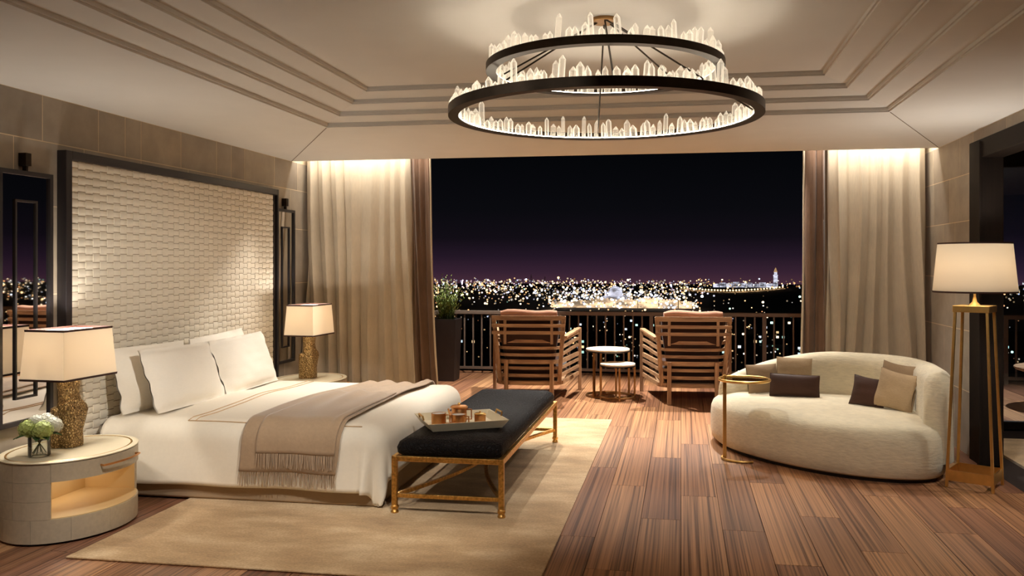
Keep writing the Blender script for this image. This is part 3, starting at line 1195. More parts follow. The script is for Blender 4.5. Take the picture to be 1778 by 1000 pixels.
# ---- mirrors
def wall_mirror(label, y0, y1, z0, z1, inset):
    yc = (y0 + y1) / 2
    t = thing('wall_mirror', label, 'mirror', (XL, yc, z0), 0, 'tall mirrors flanking the headboard')
    x0, x1 = XL + 0.012, XL + 0.042
    fw = 0.026
    MB().span((x0, y0 + fw, z0 + fw), (x0 + 0.016, y1 - fw, z1 - fw)).build('mirror_glass', M['mirror'], t, 0)
    MB().span((x0, y0, z0), (x1, y0 + fw, z1)).build('frame_rail', M['board_frame'], t, 0)
    MB().span((x0, y1 - fw, z0), (x1, y1, z1)).build('frame_rail', M['board_frame'], t, 0)
    MB().span((x0, y0 + fw, z0), (x1, y1 - fw, z0 + fw)).build('frame_rail', M['board_frame'], t, 0)
    MB().span((x0, y0 + fw, z1 - fw), (x1, y1 - fw, z1)).build('frame_rail', M['board_frame'], t, 0)
    a, b_, c, d = y0 + inset, y1 - inset, z0 + 0.15, z1 - 0.17
    w = 0.013
    for s in (((a, c), (a + w, d)), ((b_ - w, c), (b_, d)), ((a + w, c), (b_ - w, c + w)), ((a + w, d - w), (b_ - w, d))):
        MB().span((x0 + 0.014, s[0][0], s[0][1]), (x0 + 0.026, s[1][0], s[1][1])).build('inlay_bar', M['board_frame'], t, 0)
    MB().span((XL + 0.001, yc - 0.022, z1 + 0.03), (XL + 0.05, yc + 0.022, z1 + 0.105)).span((XL + 0.015, yc - 0.008, z1 - 0.005), (XL + 0.04, yc + 0.008, z1 + 0.035)).build('hanging_bracket', M['bronze'], t, 0)
    return t


wall_mirror('tall mirror with dark frame behind the near bedside lamp', 4.285, 4.71, 0.57, 2.05, 0.125)
wall_mirror('tall narrow mirror between the headboard and the cream curtain', 7.68, 8.06, 0.55, 2.04, 0.11)


# ---- oval bedside tables
def nightstand(label, loc, full=True):
    A, B_ = 0.325, 0.40
    H = 0.445
    t = thing('nightstand', label, 'nightstand', loc, 0, 'oval bedside tables')

    def ell(a, off):
        return ((A + off) * math.cos(a), (B_ + off) * math.sin(a))

    def ring(off, z_, n=56):
        return [(*ell(2 * PI * i / n, off), z_) for i in range(n)]
    # open niche faces the room, between these angles
    a0, a1 = R(-62), R(52)

    def arc_panel(b0, b1, z0, z1, proud=0.0, thick=0.012, mat='shagreen', name='side_panel', gap=0.0006):
        n = max(3, int((b1 - b0) / R(6)))
        loops_ = []
        g = gap / A
        for i in range(n + 1):
            a = lerp(b0 + g, b1 - g, i / n)
            ox, oy = ell(a, proud)
            ix, iy = ell(a, proud - thick)
            loops_.append([(ix, iy, z0 + gap), (ox, oy, z0 + gap), (ox, oy, z1 - gap), (ix, iy, z1 - gap)])
        return MB().loft(loops_).build(name, M[mat], t, 30, world=False)
    # plinth and core drums
    MB().loft([ring(-0.03, 0.0), ring(-0.03, 0.02)]).build('plinth', M['darkwood'], t, world=False)
    MB().loft([ring(-0.012, 0.012), ring(-0.012, 0.136), ring(-0.006, 0.138), ring(-0.006, 0.1425)]).build('lower_drum', M['shagreen_in'], t, world=False)
    MB().loft([ring(-0.011, 0.335), ring(-0.011, 0.436)]).build('upper_drum', M['shagreen_in'], t, world=False)
    MB().loft([ring(-0.002, 0.436), ring(0.004, 0.438), ring(0.004, 0.443), ring(0.0, H), ring(-0.028, H), ring(-0.03, H - 0.002)]).build('table_top', M['ivory'], t, world=False)
    MB().loft([ring(-0.028, H - 0.0015), ring(-0.034, H + 0.0006), ring(-0.040, H - 0.0015)], False, False).build('top_inlay', M['brass'], t, world=False)
    npan = 11
    for i in range(npan):
        b0 = a1 + (2 * PI) * i / npan
        arc_panel(b0, b0 + 2 * PI / npan, 0.012, 0.138)
    # upper band: drawer front over the niche, panels elsewhere
    dr = arc_panel(a0, a1, 0.337, 0.434, 0.002, 0.016, 'shagreen', 'drawer_front')
    span_ = 2 * PI - (a1 - a0)
    for i in range(7):
        b0 = a1 + span_ * i / 7
        arc_panel(b0, b0 + span_ / 7, 0.337, 0.434)
        arc_panel(b0, b0 + span_ / 7, 0.235, 0.337)
        arc_panel(b0, b0 + span_ / 7, 0.138, 0.235)
    # drawer pull
    pts = [(*ell(lerp(R(-22), R(22), s / 8), 0.026), 0.392) for s in range(9)]
    MB().tube([(*ell(R(-22), 0.0), 0.392)] + pts + [(*ell(R(22), 0.0), 0.392)], 0.006, 8).build('handle', M['copper'], dr, world=False)
    # niche liner: back wall behind the opening
    e0, e1 = ell(a0, -0.012), ell(a1, -0.012)
    bx = -0.12
    MB().add([(e0[0], e0[1], 0.1425), (bx, e0[1] * 0.9, 0.1425), (bx, e1[1] * 0.9, 0.1425), (e1[0], e1[1], 0.1425),
              (e0[0], e0[1], 0.335), (bx, e0[1] * 0.9, 0.335), (bx, e1[1] * 0.9, 0.335), (e1[0], e1[1], 0.335)],
             [(0, 1, 5, 4), (1, 2, 6, 5), (2, 3, 7, 6)]).build('niche_liner', M['shagreen_in'], t, 0, world=False, solid=0.004)
    MB().span((-0.10, -0.22, 0.326), (-0.085, 0.22, 0.333)).build('niche_light', M['niche_led'], t, 0, world=False)
    ld = bpy.data.lights.new('niche_glow', 'AREA')
    ld.shape = 'RECTANGLE'
    ld.size, ld.size_y = 0.03, 0.42
    ld.energy = 0.16
    ld.color = WARM
    lo = bpy.data.objects.new('niche_glow', ld)
    COL.objects.link(lo)
    lo.parent = t
    lo.location = (-0.03, 0, 0.325)
    return t


NS1 = (-3.475, 4.475, 0)
NS2 = (-3.42, 7.60, 0)
nightstand('oval cream bedside table with lit niche in the near left corner', NS1)
nightstand('oval cream bedside table on the far side of the bed', NS2)


# ---- bedside lamps
def bedside_lamp(label, loc, rz, power):
    t = thing('bedside_lamp', label, 'lamp', loc, rz, 'bedside lamps with sculpted gold bases')
    # sculpted stump: stacked sections, (z, cx, half width x, half depth y)
    secs = [(0.0, 0.0, 0.066, 0.058), (0.02, 0.0, 0.068, 0.060), (0.09, 0.0, 0.070, 0.060), (0.16, 0.006, 0.080, 0.062),
            (0.205, 0.012, 0.088, 0.064), (0.235, 0.012, 0.080, 0.060), (0.27, -0.004, 0.058, 0.050), (0.31, -0.010, 0.052, 0.047), (0.345, -0.012, 0.056, 0.048), (0.385, -0.014, 0.062, 0.050)]
    lp = []
    n = 20
    for z_, cx, hx, hy in secs:
        l = []
        for i in range(n):
            a = 2 * PI * i / n
            e = 0.62
            ca, sa = math.cos(a), math.sin(a)
            r_ = 1 + 0.05 * math.sin(3 * a + z_ * 14) + 0.03 * math.sin(5 * a + z_ * 30)
            x = cx + hx * r_ * math.copysign(abs(ca) ** e, ca)
            y = hy * r_ * math.copysign(abs(sa) ** e, sa)
            zz = z_ - (0.16 * (x + 0.02) if z_ > 0.38 else 0)
            l.append((x, y, zz))
        lp.append(l)
    MB().loft(lp).build('lamp_base', M['bark'], t, 60, world=False)
    # side lobe with its own ledge
    lp = []
    for z_, hx, hy in ((0.0, 0.046, 0.05), (0.02, 0.05, 0.052), (0.10, 0.05, 0.052), (0.19, 0.047, 0.05), (0.225, 0.045, 0.048), (0.232, 0.03, 0.03)):
        lp.append([(-0.046 + 0.8 * hx * math.cos(2 * PI * i / 12), 0.042 + 0.8 * hy * math.sin(2 * PI * i / 12), z_ + 0.08 * (hx * math.cos(2 * PI * i / 12) if z_ > 0.2 else 0)) for i in range(12)])
    MB().loft(lp).build('base_lobe', M['bark'], t, 60, world=False)
    MB().loft([[(-0.016 + rx * math.cos(2 * PI * i / 20), rx * 0.75 * math.sin(2 * PI * i / 20), zz - 0.16 * (rx * math.cos(2 * PI * i / 20))) for i in range(20)]
               for rx, zz in ((0.056, 0.384), (0.052, 0.388), (0.02, 0.390))]).build('base_cap', M['milk'], t, 60, world=False)
    MB().cyl((-0.015, 0, 0.38), (-0.015, 0, 0.50), 0.006, seg=8).build('stem', M['brass'], t, world=False)
    # rectangular tapered shade
    zb, zt = 0.405, 0.682
    bx, by, tx, ty = 0.212, 0.145, 0.192, 0.128

    def rr(hx, hy, z_):
        return [(-hx, -hy, z_), (hx, -hy, z_), (hx, hy, z_), (-hx, hy, z_)]
    sh = MB()
    sh.loft([rr(bx, by, zb), rr(tx, ty, zt)], False, False)
    shd = sh.build('lamp_shade', M['shade'], t, 0, world=False, solid=0.002)
    for hx, hy, z_ in ((bx, by, zb), (tx, ty, zt)):
        MB().loft([rr(hx + 0.002, hy + 0.002, z_ - 0.006), rr(hx + 0.0035, hy + 0.0035, z_ + 0.006), rr(hx - 0.003, hy - 0.003, z_ + 0.006), rr(hx - 0.004, hy - 0.004, z_ - 0.006), rr(hx + 0.002, hy + 0.002, z_ - 0.006)], False, False).build('trim', M['shade_trim'], shd, 0, world=False)
    for sx in (-0.09, 0.08):
        MB().lathe([(0.006, -0.02), (0.02, 0.0), (0.024, 0.02), (0.014, 0.04), (0.004, 0.046)], (sx, 0, 0.53), 12).build('bulb', M['bulb'], t, world=False)
        ld = bpy.data.lights.new('bulb_light', 'POINT')
        ld.energy = power / 2
        ld.color = WARM
        ld.shadow_soft_size = 0.03
        lo = bpy.data.objects.new('bulb_light', ld)
        COL.objects.link(lo)
        lo.parent = t
        lo.location = (sx, 0, 0.60)
    MB().bar((-0.1, 0, 0.50), (0.09, 0, 0.50), 0.01, 0.01).build('spider', M['brass'], t, 0, world=False)
    return t


bedside_lamp('sculpted gold table lamp beside the flower vase', (-3.515, 4.515, 0.446), R(87), 20)
bedside_lamp('sculpted gold table lamp in front of the cream curtain', (-3.43, 7.62, 0.446), R(87), 12)

# ---- vase of flowers
vz = 0.446
vs_ = thing('flower_vase', 'clear glass vase of white and lime flowers by the near bedside lamp', 'vase', (-3.50, 4.255, vz))
MB().lathe([(0.052, 0.0), (0.056, 0.006), (0.056, 0.105), (0.053, 0.105), (0.053, 0.010), (0.0, 0.010)], seg=28, cap1=False).build('glass_vase', M['clear'], vs_, world=False)
rv = random.Random(9)
st = MB()
for i in range(9):
    a = i * 2.4
    st.tube([(0.035 * math.cos(a + 2.6), 0.035 * math.sin(a + 2.6), 0.014), (0, 0, 0.07), (0.05 * math.cos(a), 0.05 * math.sin(a), 0.13)], 0.0028, 5)
st.build('stems', M['stem'], vs_, world=False)


def bloom(c, r, mat):
    mb = MB()
    for i in range(70):
        z_ = 1 - 1.55 * (i + 0.5) / 70
        rr = math.sqrt(max(0, 1 - z_ * z_))
        a = i * 2.39996
        n = Vector((rr * math.cos(a), rr * math.sin(a), z_))
        p = Vector(c) + n * r * rv.uniform(0.88, 1.05)
        s = n.cross(Vector((0.3, 0.2, 1))).normalized()
        t_ = n.cross(s)
        L = r * 0.24
        for k_ in range(4):
            b_ = k_ * PI / 2 + a
            d = s * math.cos(b_) + t_ * math.sin(b_)
            e = n.cross(d)
            mb.add([p, p + d * L * 0.6 + e * L * 0.42 + n * L * 0.15, p + d * L + n * L * 0.1, p + d * L * 0.6 - e * L * 0.42 + n * L * 0.15], [(0, 1, 2, 3)])
    core = []
    for (a_, z_) in ((0.2, -0.85), (0.7, -0.55), (0.88, 0.0), (0.7, 0.6), (0.2, 0.85)):
        core.append((a_ * r, z_ * r))
    mb.lathe(core, c, 12)
    b_ = mb.build('bloom', mat, vs_, 0, world=False)
    return b_


bloom((-0.045, -0.02, 0.150), 0.055, M['petal_green'])
bloom((0.045, -0.03, 0.145), 0.052, M['petal_green'])
bloom((0.01, 0.045, 0.168), 0.058, M['petal'])
bloom((0.055, 0.04, 0.160), 0.048, M['petal'])
bloom((-0.02, 0.0, 0.185), 0.040, M['petal'])


def leaf(p, d, L, w, mat, parent):
    d = Vector(d).normalized()
    s = d.cross(Vector((0, 0, 1))).normalized()
    n = s.cross(d)
    mb = MB()
    mb.grid(lambda u, v: Vector(p) + d * (L * v) + s * ((u - 0.5) * w * math.sin(PI * min(1, v * 0.92 + 0.08))) + n * (-L * 0.35 * v * v + abs(u - 0.5) * w * 0.3), 2, 6)
    return mb.build('leaf', mat, parent, 60, world=False)


for (a, e, L) in ((200, 0.1, 0.10), (235, 0.25, 0.08), (170, 0.2, 0.09), (20, 0.25, 0.08), (-30, 0.1, 0.09), (80, 0.3, 0.07), (300, 0.0, 0.07)):
    leaf((0.03 * math.cos(R(a)), 0.03 * math.sin(R(a)), 0.115), (math.cos(R(a)), math.sin(R(a)), e), L, 0.05, M['leaf_dark'], vs_)

# ================================================================== RUG AND BENCH
rg = MB().span((-3.10, 3.95, 0.0005), (-0.66, 8.33, 0.012)).build('rug', M['rug'], None, 0, bevel=0.005)
tag(rg, 'large beige pile rug under the bed and the bench', 'rug')
rg.data.name = 'rug'

GX0, GX1, GY0, GY1 = -1.70, -1.045, 4.985, 7.18
bn = thing('bench', 'long black leather bench with hammered gold frame at the foot of the bed', 'bench', ((GX0 + GX1) / 2, (GY0 + GY1) / 2, 0.012))
FT = 0.355
for x in (GX0, GX1):
    for y in (GY0, GY1):
        lg = MB().span((x - 0.016, y - 0.016, 0.06), (x + 0.016, y + 0.016, FT)).build('leg', M['gold_leaf'], bn, 0, bevel=0.003)
        MB().lathe([(0.022, 0.0), (0.024, 0.008), (0.018, 0.02), (0.024, 0.03), (0.024, 0.042), (0.016, 0.05)], (x, y, 0.012), 14).build('foot', M['gold_leaf'], lg, world=False)
for x in (GX0, GX1):
    MB().span((x - 0.015, GY0 + 0.016, FT - 0.032), (x + 0.015, GY1 - 0.016, FT)).build('seat_rail', M['gold_leaf'], bn, 0, bevel=0.003)
for y in (GY0, GY1):
    MB().span((GX0 + 0.016, y - 0.015, FT - 0.032), (GX1 - 0.016, y + 0.015, FT)).build('seat_rail', M['gold_leaf'], bn, 0, bevel=0.003)
    MB().span((GX0 + 0.016, y - 0.012, 0.105), (GX1 - 0.016, y + 0.012, 0.13)).build('stretcher', M['gold_leaf'], bn, 0, bevel=0.003)
xc_ = (GX0 + GX1) / 2
for sx, x in ((1, GX0), (-1, GX1)):
    pts = []
    for i in range(25):
        u = i / 24
        pts.append((x + sx * 0.30 * math.sin(PI * u), lerp(GY0, GY1, u), 0.117))
    MB().sweep(pts, [(-0.011, -0.011), (0.011, -0.011), (0.011, 0.011), (-0.011, 0.011)]).build('curved_stretcher', M['gold_leaf'], bn, 0)
cs = MB()


def cush_loop(ins_, z_):
    x0, x1, y0, y1 = GX0 + ins_, GX1 - ins_, GY0 + ins_, GY1 - ins_
    r_ = 0.05
    pts = []
    for cx, cy, a_ in ((x1 - r_, y0 + r_, -90), (x1 - r_, y1 - r_, 0), (x0 + r_, y1 - r_, 90), (x0 + r_, y0 + r_, 180)):
        for s in range(5):
            a = R(a_ + s * 22.5)
            pts.append((cx + r_ * math.cos(a), cy + r_ * math.sin(a), z_))
    return pts


cs.loft([cush_loop(0.02, FT - 0.004), cush_loop(0.004, FT + 0.012), cush_loop(0.0, FT + 0.045), cush_loop(0.012, FT + 0.075), cush_loop(0.045, FT + 0.096), cush_loop(0.12, FT + 0.106), cush_loop(0.20, FT + 0.110)])
cs.build('seat_cushion', M['croc'], bn, 60)
BT = FT + 0.110

# ---- tray with tea things
TA = R(29)
tr = thing('serving_tray', 'ivory tray with flared sides resting on the black bench', 'tray', (-1.41, 5.44, BT + 0.001), TA)
tw, tl, thh = 0.225, 0.185, 0.052


def trl(off, z_):
    return [(-tw - off, -tl - off, z_), (tw + off, -tl - off, z_), (tw + off, tl + off, z_), (-tw - off, tl + off, z_)]


MB().loft([trl(0, 0), trl(0.035, thh), trl(0.026, thh), trl(-0.006, 0.008)]).build('tray_body', M['ivory'], tr, 0, world=False)
for sx in (-1, 1):
    MB().tube([(sx * (tw + 0.030), -0.06, thh - 0.004), (sx * (tw + 0.036), -0.058, thh + 0.024), (sx * (tw + 0.036), 0.058, thh + 0.024), (sx * (tw + 0.030), 0.06, thh - 0.004)], 0.0055, 7).build('handle', M['brass'], tr, world=False)


def tray_pt(x, y):
    return (-1.41 + x * math.cos(TA) - y * math.sin(TA), 5.44 + x * math.sin(TA) + y * math.cos(TA), BT + 0.001 + 0.0085)


def cup(label, xy, hr):
    t = thing('cup', label, 'cup', tray_pt(*xy), hr, 'copper cups on the tray')
    MB().lathe([(0.036, 0), (0.040, 0.004), (0.041, 0.068), (0.0385, 0.068), (0.0375, 0.058)], seg=24, cap1=False).build('cup_body', M['copper'], t, world=False)
    MB().lathe([(0.0005, 0.0662), (0.0382, 0.0655)], seg=24, cap0=False, cap1=False).build('milk', M['milk'], t, 0, world=False)
    MB().tube([(0.038, 0, 0.060), (0.068, 0, 0.060), (0.068, 0, 0.014), (0.038, 0, 0.014)], 0.0045, 6, up=(0, 1, 0)).build('handle', M['copper'], t, world=False)
    t.scale = (1.15, 1.15, 1.15)
    return t


cup('copper cup with milk and square handle, leftmost on the tray', (-0.15, -0.02), R(-10))
cup('copper cup with milk in front of the copper teapot', (-0.04, -0.10), R(-20))
tp = thing('teapot', 'copper teapot with flat lid, tallest thing on the tray', 'teapot', tray_pt(0.005, 0.06), R(-5))
MB().lathe([(0.046, 0), (0.050, 0.004), (0.050, 0.085), (0.046, 0.092)], seg=28).build('pot_body', M['copper'], tp, world=False)
ld_ = MB().lathe([(0.057, 0.092), (0.058, 0.098), (0.048, 0.106), (0.0, 0.110)], seg=28).build('lid', M['copper'], tp, world=False)
MB().lathe([(0.006, 0.109), (0.010, 0.116), (0.006, 0.124), (0.0, 0.126)], seg=12).build('knob', M['brass'], ld_, world=False)
MB().tube([(0.046, 0, 0.084), (0.085, 0, 0.084), (0.085, 0, 0.02), (0.048, 0, 0.02)], 0.005, 6, up=(0, 1, 0)).build('handle', M['copper'], tp, world=False)
MB().tube([(-0.046, 0, 0.03), (-0.066, 0, 0.055), (-0.076, 0, 0.082)], [0.012, 0.009, 0.006], 8, up=(0, 1, 0)).build('spout', M['copper'], tp, world=False)
sg = thing('sugar_bowl', 'small lidded copper bowl, rightmost on the tray', 'bowl', tray_pt(0.125, -0.02), R(-8))
MB().lathe([(0.034, 0), (0.037, 0.004), (0.037, 0.052), (0.034, 0.054)], seg=24).build('bowl_body', M['copper'], sg, world=False)
l2 = MB().lathe([(0.039, 0.054), (0.039, 0.058), (0.030, 0.064), (0.0, 0.066)], seg=24).build('lid', M['brass'], sg, world=False)
MB().lathe([(0.004, 0.065), (0.007, 0.072), (0.0, 0.078)], seg=10).build('knob', M['brass'], l2, world=False)
sp = thing('creamer', 'tiny copper pot between the milk cups on the tray', 'pot', tray_pt(-0.09, -0.135), 0)
MB().lathe([(0.020, 0), (0.024, 0.006), (0.022, 0.030), (0.018, 0.034)], seg=18).build('pot_body', M['copper'], sp, world=False)
MB().cyl((0.02, 0, 0.022), (0.05, 0.008, 0.026), 0.003, seg=6).build('handle', M['copper'], sp, world=False)


# ================================================================== SOFA GROUP
def catmull(pts, n, closed=True):
    out = []
    N = len(pts)
    rng = N if closed else N - 1
    for i in range(rng):
        p0 = Vector(pts[(i - 1) % N] if closed or i > 0 else pts[i])
        p1 = Vector(pts[i])
        p2 = Vector(pts[(i + 1) % N])
        p3 = Vector(pts[(i + 2) % N] if closed or i + 2 < N else pts[i + 1])
        for s in range(n):
            t = s / n
            out.append(0.5 * ((2 * p1) + (-p0 + p2) * t + (2 * p0 - 5 * p1 + 4 * p2 - p3) * t * t + (-p0 + 3 * p1 - 3 * p2 + p3) * t ** 3))
    if not closed:
        out.append(Vector(pts[-1]))
    return out


sofa = thing('curved_sofa', 'curved cream boucle chaise sofa by the right curtain', 'sofa', (1.15, 7.1, 0))
outl = [(0.25, 7.62), (0.33, 7.16), (0.57, 6.76), (0.87, 6.46), (1.17, 6.28), (1.48, 6.21), (1.70, 6.27), (1.84, 6.46), (1.92, 6.85),
        (1.93, 7.25), (1.82, 7.62), (1.50, 7.86), (1.10, 7.94), (0.70, 7.95), (0.40, 7.86)]
ol = catmull([(x, y, 0) for x, y in outl], 6)
cen = Vector((1.15, 7.1, 0))


def inset_loop(d, z_):
    n = len(ol)
    res = []
    for i in range(n):
        a, b_ = ol[i - 1], ol[(i + 1) % n]
        tdir = (b_ - a).normalized()
        nrm = Vector((-tdir.y, tdir.x, 0))
        if (cen - ol[i]).dot(nrm) < 0:
            nrm = -nrm
        p = ol[i] + nrm * d
        res.append((p.x, p.y, z_))
    return res


MB().loft([inset_loop(0.06, 0.0), inset_loop(0.06, 0.035)]).build('plinth', M['plinth'], sofa)
SZ = 0.385
sb = MB()
lps = [inset_loop(0.03, 0.03), inset_loop(0.012, 0.045), inset_loop(0.0, 0.12), inset_loop(0.0, 0.22), inset_loop(0.006, SZ - 0.085), inset_loop(0.025, SZ - 0.04), inset_loop(0.06, SZ - 0.012), inset_loop(0.11, SZ + 0.002), inset_loop(0.2, SZ + 0.010)]
for f_ in (0.7, 0.4, 0.12):
    lps.append([(cen.x + (x - cen.x) * f_, cen.y + (y - cen.y) * f_, SZ + 0.010 + 0.015 * (1 - f_)) for x, y, _ in inset_loop(0.2, 0)])
sb.loft(lps)
sb.build('seat_body', M['boucle'], sofa, 60)
# wrap-around back: swept along the outline from the right arm round to the left end
back_pts = catmull([(1.72, 6.37, 0), (1.80, 6.52, 0), (1.845, 6.85, 0), (1.865, 7.25, 0), (1.76, 7.58, 0), (1.48, 7.79, 0), (1.10, 7.865, 0), (0.72, 7.87, 0), (0.46, 7.80, 0), (0.345, 7.62, 0)], 8, False)
bk = MB()
nb = len(back_pts)
loops_b = []
for i, p in enumerate(back_pts):
    u = i / (nb - 1)
    a = back_pts[max(0, i - 1)]
    b_ = back_pts[min(nb - 1, i + 1)]
    d = (b_ - a).normalized()
    s = Vector((-d.y, d.x, 0))          # towards the inside of the curve
    if (cen - p).dot(s) < 0:
        s = -s
    rise = smooth01(0.35 + u / 0.14)
    fall = smooth01((u - 0.60) / 0.40)
    top = lerp(0.52, 0.745, rise) - 0.25 * fall
    if u < 0.03:
        top -= 0.02
    thick = lerp(0.16, 0.21, smooth01(u / 0.15)) * (1 - 0.45 * smooth01((u - 0.72) / 0.28))
    if u < 0.06:
        thick *= 0.55 + 0.45 * math.sqrt(u / 0.06)
    if u > 0.95:
        thick *= 0.35 + 0.65 * math.sqrt((1 - u) / 0.05)
    sec = []
    ht = thick / 2
    zb_ = 0.12
    for (q_, zz) in ((-1.0, zb_), (-1.0, lerp(zb_, top, 0.55)), (-0.98, top - 0.10), (-0.86, top - 0.045), (-0.60, top - 0.014), (-0.2, top), (0.2, top - 0.002), (0.62, top - 0.02), (0.90, top - 0.06), (1.0, top - 0.12), (1.06, lerp(zb_, top, 0.5)), (1.1, zb_)):
        off = q_ * ht
        sec.append(p + s * off + Vector((0, 0, max(zz, zb_))))
    loops_b.append(sec)
bk.loft(loops_b)
bk.build('backrest', M['boucle'], sofa, 70)

SG = 'cushions on the curved sofa'
# local -Y is the face that looks into the room
cushion('cushion', 'taupe square cushion half hidden behind the brass side table top', 'cushion', 0.27, 0.25, 0.10, (0.70, 7.64, SZ + 0.015), (R(-16), R(12), R(-2)), M['cush_taupe'], SG, 0, 0.05, 31)
cushion('cushion', 'sand square cushion leaning highest behind the brown lumbar cushion', 'cushion', 0.30, 0.31, 0.10, (0.95, 7.66, SZ + 0.015), (R(-14), R(2), R(3)), M['cush_sand'], SG, 0, 0.05, 33)
cushion('cushion', 'dark brown lumbar cushion at the left of the sofa', 'cushion', 0.40, 0.185, 0.11, (0.93, 7.46, SZ + 0.015), (R(-14), R(-2), R(2)), M['cush_brown'], SG, 0, 0.03, 35, M['cush_brown'])
cushion('cushion', 'dark brown square cushion at the right of the sofa', 'cushion', 0.26, 0.235, 0.10, (1.415, 7.05, SZ + 0.012), (R(-18), R(-24), R(7)), M['cush_brown'], SG, 0, 0.10, 37, M['cush_brown'])
cushion('cushion', 'sand square cushion leaning in front against the right arm', 'cushion', 0.31, 0.30, 0.11, (1.575, 6.93, SZ + 0.012), (R(-16), R(-34), R(9)), M['cush_sand'], SG, 0, 0.11, 39, M['cush_sand'])
cushion('cushion', 'taupe cushion tucked behind the sand one at the right arm', 'cushion', 0.30, 0.34, 0.10, (1.63, 7.13, SZ + 0.015), (R(-14), R(-40), R(6)), M['cush_taupe'], SG, 0, 0.10, 41)

# ---- brass C table
ct = thing('drink_table', 'slim brass drink table with round glass top over the sofa edge', 'table', (0.33, 6.82, 0))
MB().box((0, 0, 0.31), (0.028, 0.016, 0.60)).build('pole', M['brass'], ct, 0, world=False, bevel=0.003)
tc_ = (0.15, 0.03)
MB().tube([(tc_[0] + 0.19 * math.cos(2 * PI * i / 48), tc_[1] + 0.19 * math.sin(2 * PI * i / 48), 0.615) for i in range(48)], 0.011, 8, True).build('top_ring', M['brass'], ct, world=False)
MB().lathe([(0.181, 0.608), (0.181, 0.616)], (tc_[0], tc_[1], 0), 40).build('glass_top', M['table_glass'], ct, world=False)
MB().lathe([(0.016, 0.60), (0.016, 0.645), (0.008, 0.655)], (0, 0, 0), 12).build('finial', M['brass'], ct, world=False)
MB().tube([(0.13 + 0.15 * math.cos(a), 0.02 + 0.15 * math.sin(a) * 0.95, 0.010) for a in [R(150 + 150 * i / 20) for i in range(21)]], 0.009, 6).build('base_ring', M['brass'], ct, world=False)

# ---- floor lamp
LA = (1.965, 6.28)
flp = thing('floor_lamp', 'tall brass floor lamp with four splayed legs and drum shade', 'lamp', (LA[0], LA[1], 0), R(60))
hb_, ht_ = 0.142, 0.098
zt_ = 1.215
for sx in (-1, 1):
    for sy in (-1, 1):
        MB().bar((sx * hb_, sy * hb_, 0.0), (sx * ht_, sy * ht_, zt_ - 0.01), 0.018, 0.018, (0, 1, 0)).build('leg', M['brass'], flp, 0, world=False, bevel=0.002)
for sx in (-1, 1):
    MB().span((sx * (hb_ - 0.002) - 0.005, -hb_ + 0.009, 0.045), (sx * (hb_ - 0.002) + 0.005, hb_ - 0.009, 0.115)).build('base_rail', M['brass'], flp, 0, world=False)
    MB().span((-hb_ + 0.009, sx * (hb_ - 0.002) - 0.005, 0.045), (hb_ - 0.009, sx * (hb_ - 0.002) + 0.005, 0.115)).build('base_rail', M['brass'], flp, 0, world=False)
MB().box((0, 0, zt_ - 0.012), (2 * ht_ + 0.03, 2 * ht_ + 0.03, 0.044)).build('top_plate', M['brass'], flp, 0, world=False, bevel=0.003)
MB().lathe([(0.038, zt_ + 0.01), (0.034, zt_ + 0.016), (0.016, zt_ + 0.035), (0.009, zt_ + 0.07), (0.008, zt_ + 0.25)], seg=18).build('stem', M['brass'], flp, world=False)
fs = MB().lathe([(0.262, 1.318), (0.230, 1.645)], seg=56, cap0=False, cap1=False).build('lamp_shade', M['shade'], flp, world=False, solid=0.002)
for r_, z_ in ((0.262, 1.318), (0.230, 1.645)):
    MB().lathe([(r_ + 0.001, z_ - 0.006), (r_ + 0.003, z_ + 0.006), (r_ - 0.003, z_ + 0.006), (r_ - 0.004, z_ - 0.006), (r_ + 0.001, z_ - 0.006)], seg=56, cap0=False, cap1=False).build('trim', M['shade_trim'], fs, world=False)
MB().lathe([(0.008, -0.03), (0.026, 0.0), (0.03, 0.025), (0.016, 0.05), (0.004, 0.058)], (0, 0, 1.46), 14).build('bulb', M['bulb'], flp, world=False)
ld = bpy.data.lights.new('bulb_light', 'POINT')
ld.energy = 20
ld.color = WARM
ld.shadow_soft_size = 0.04
lo = bpy.data.objects.new('bulb_light', ld)
COL.objects.link(lo)
lo.parent = flp
lo.location = (0, 0, 1.545)


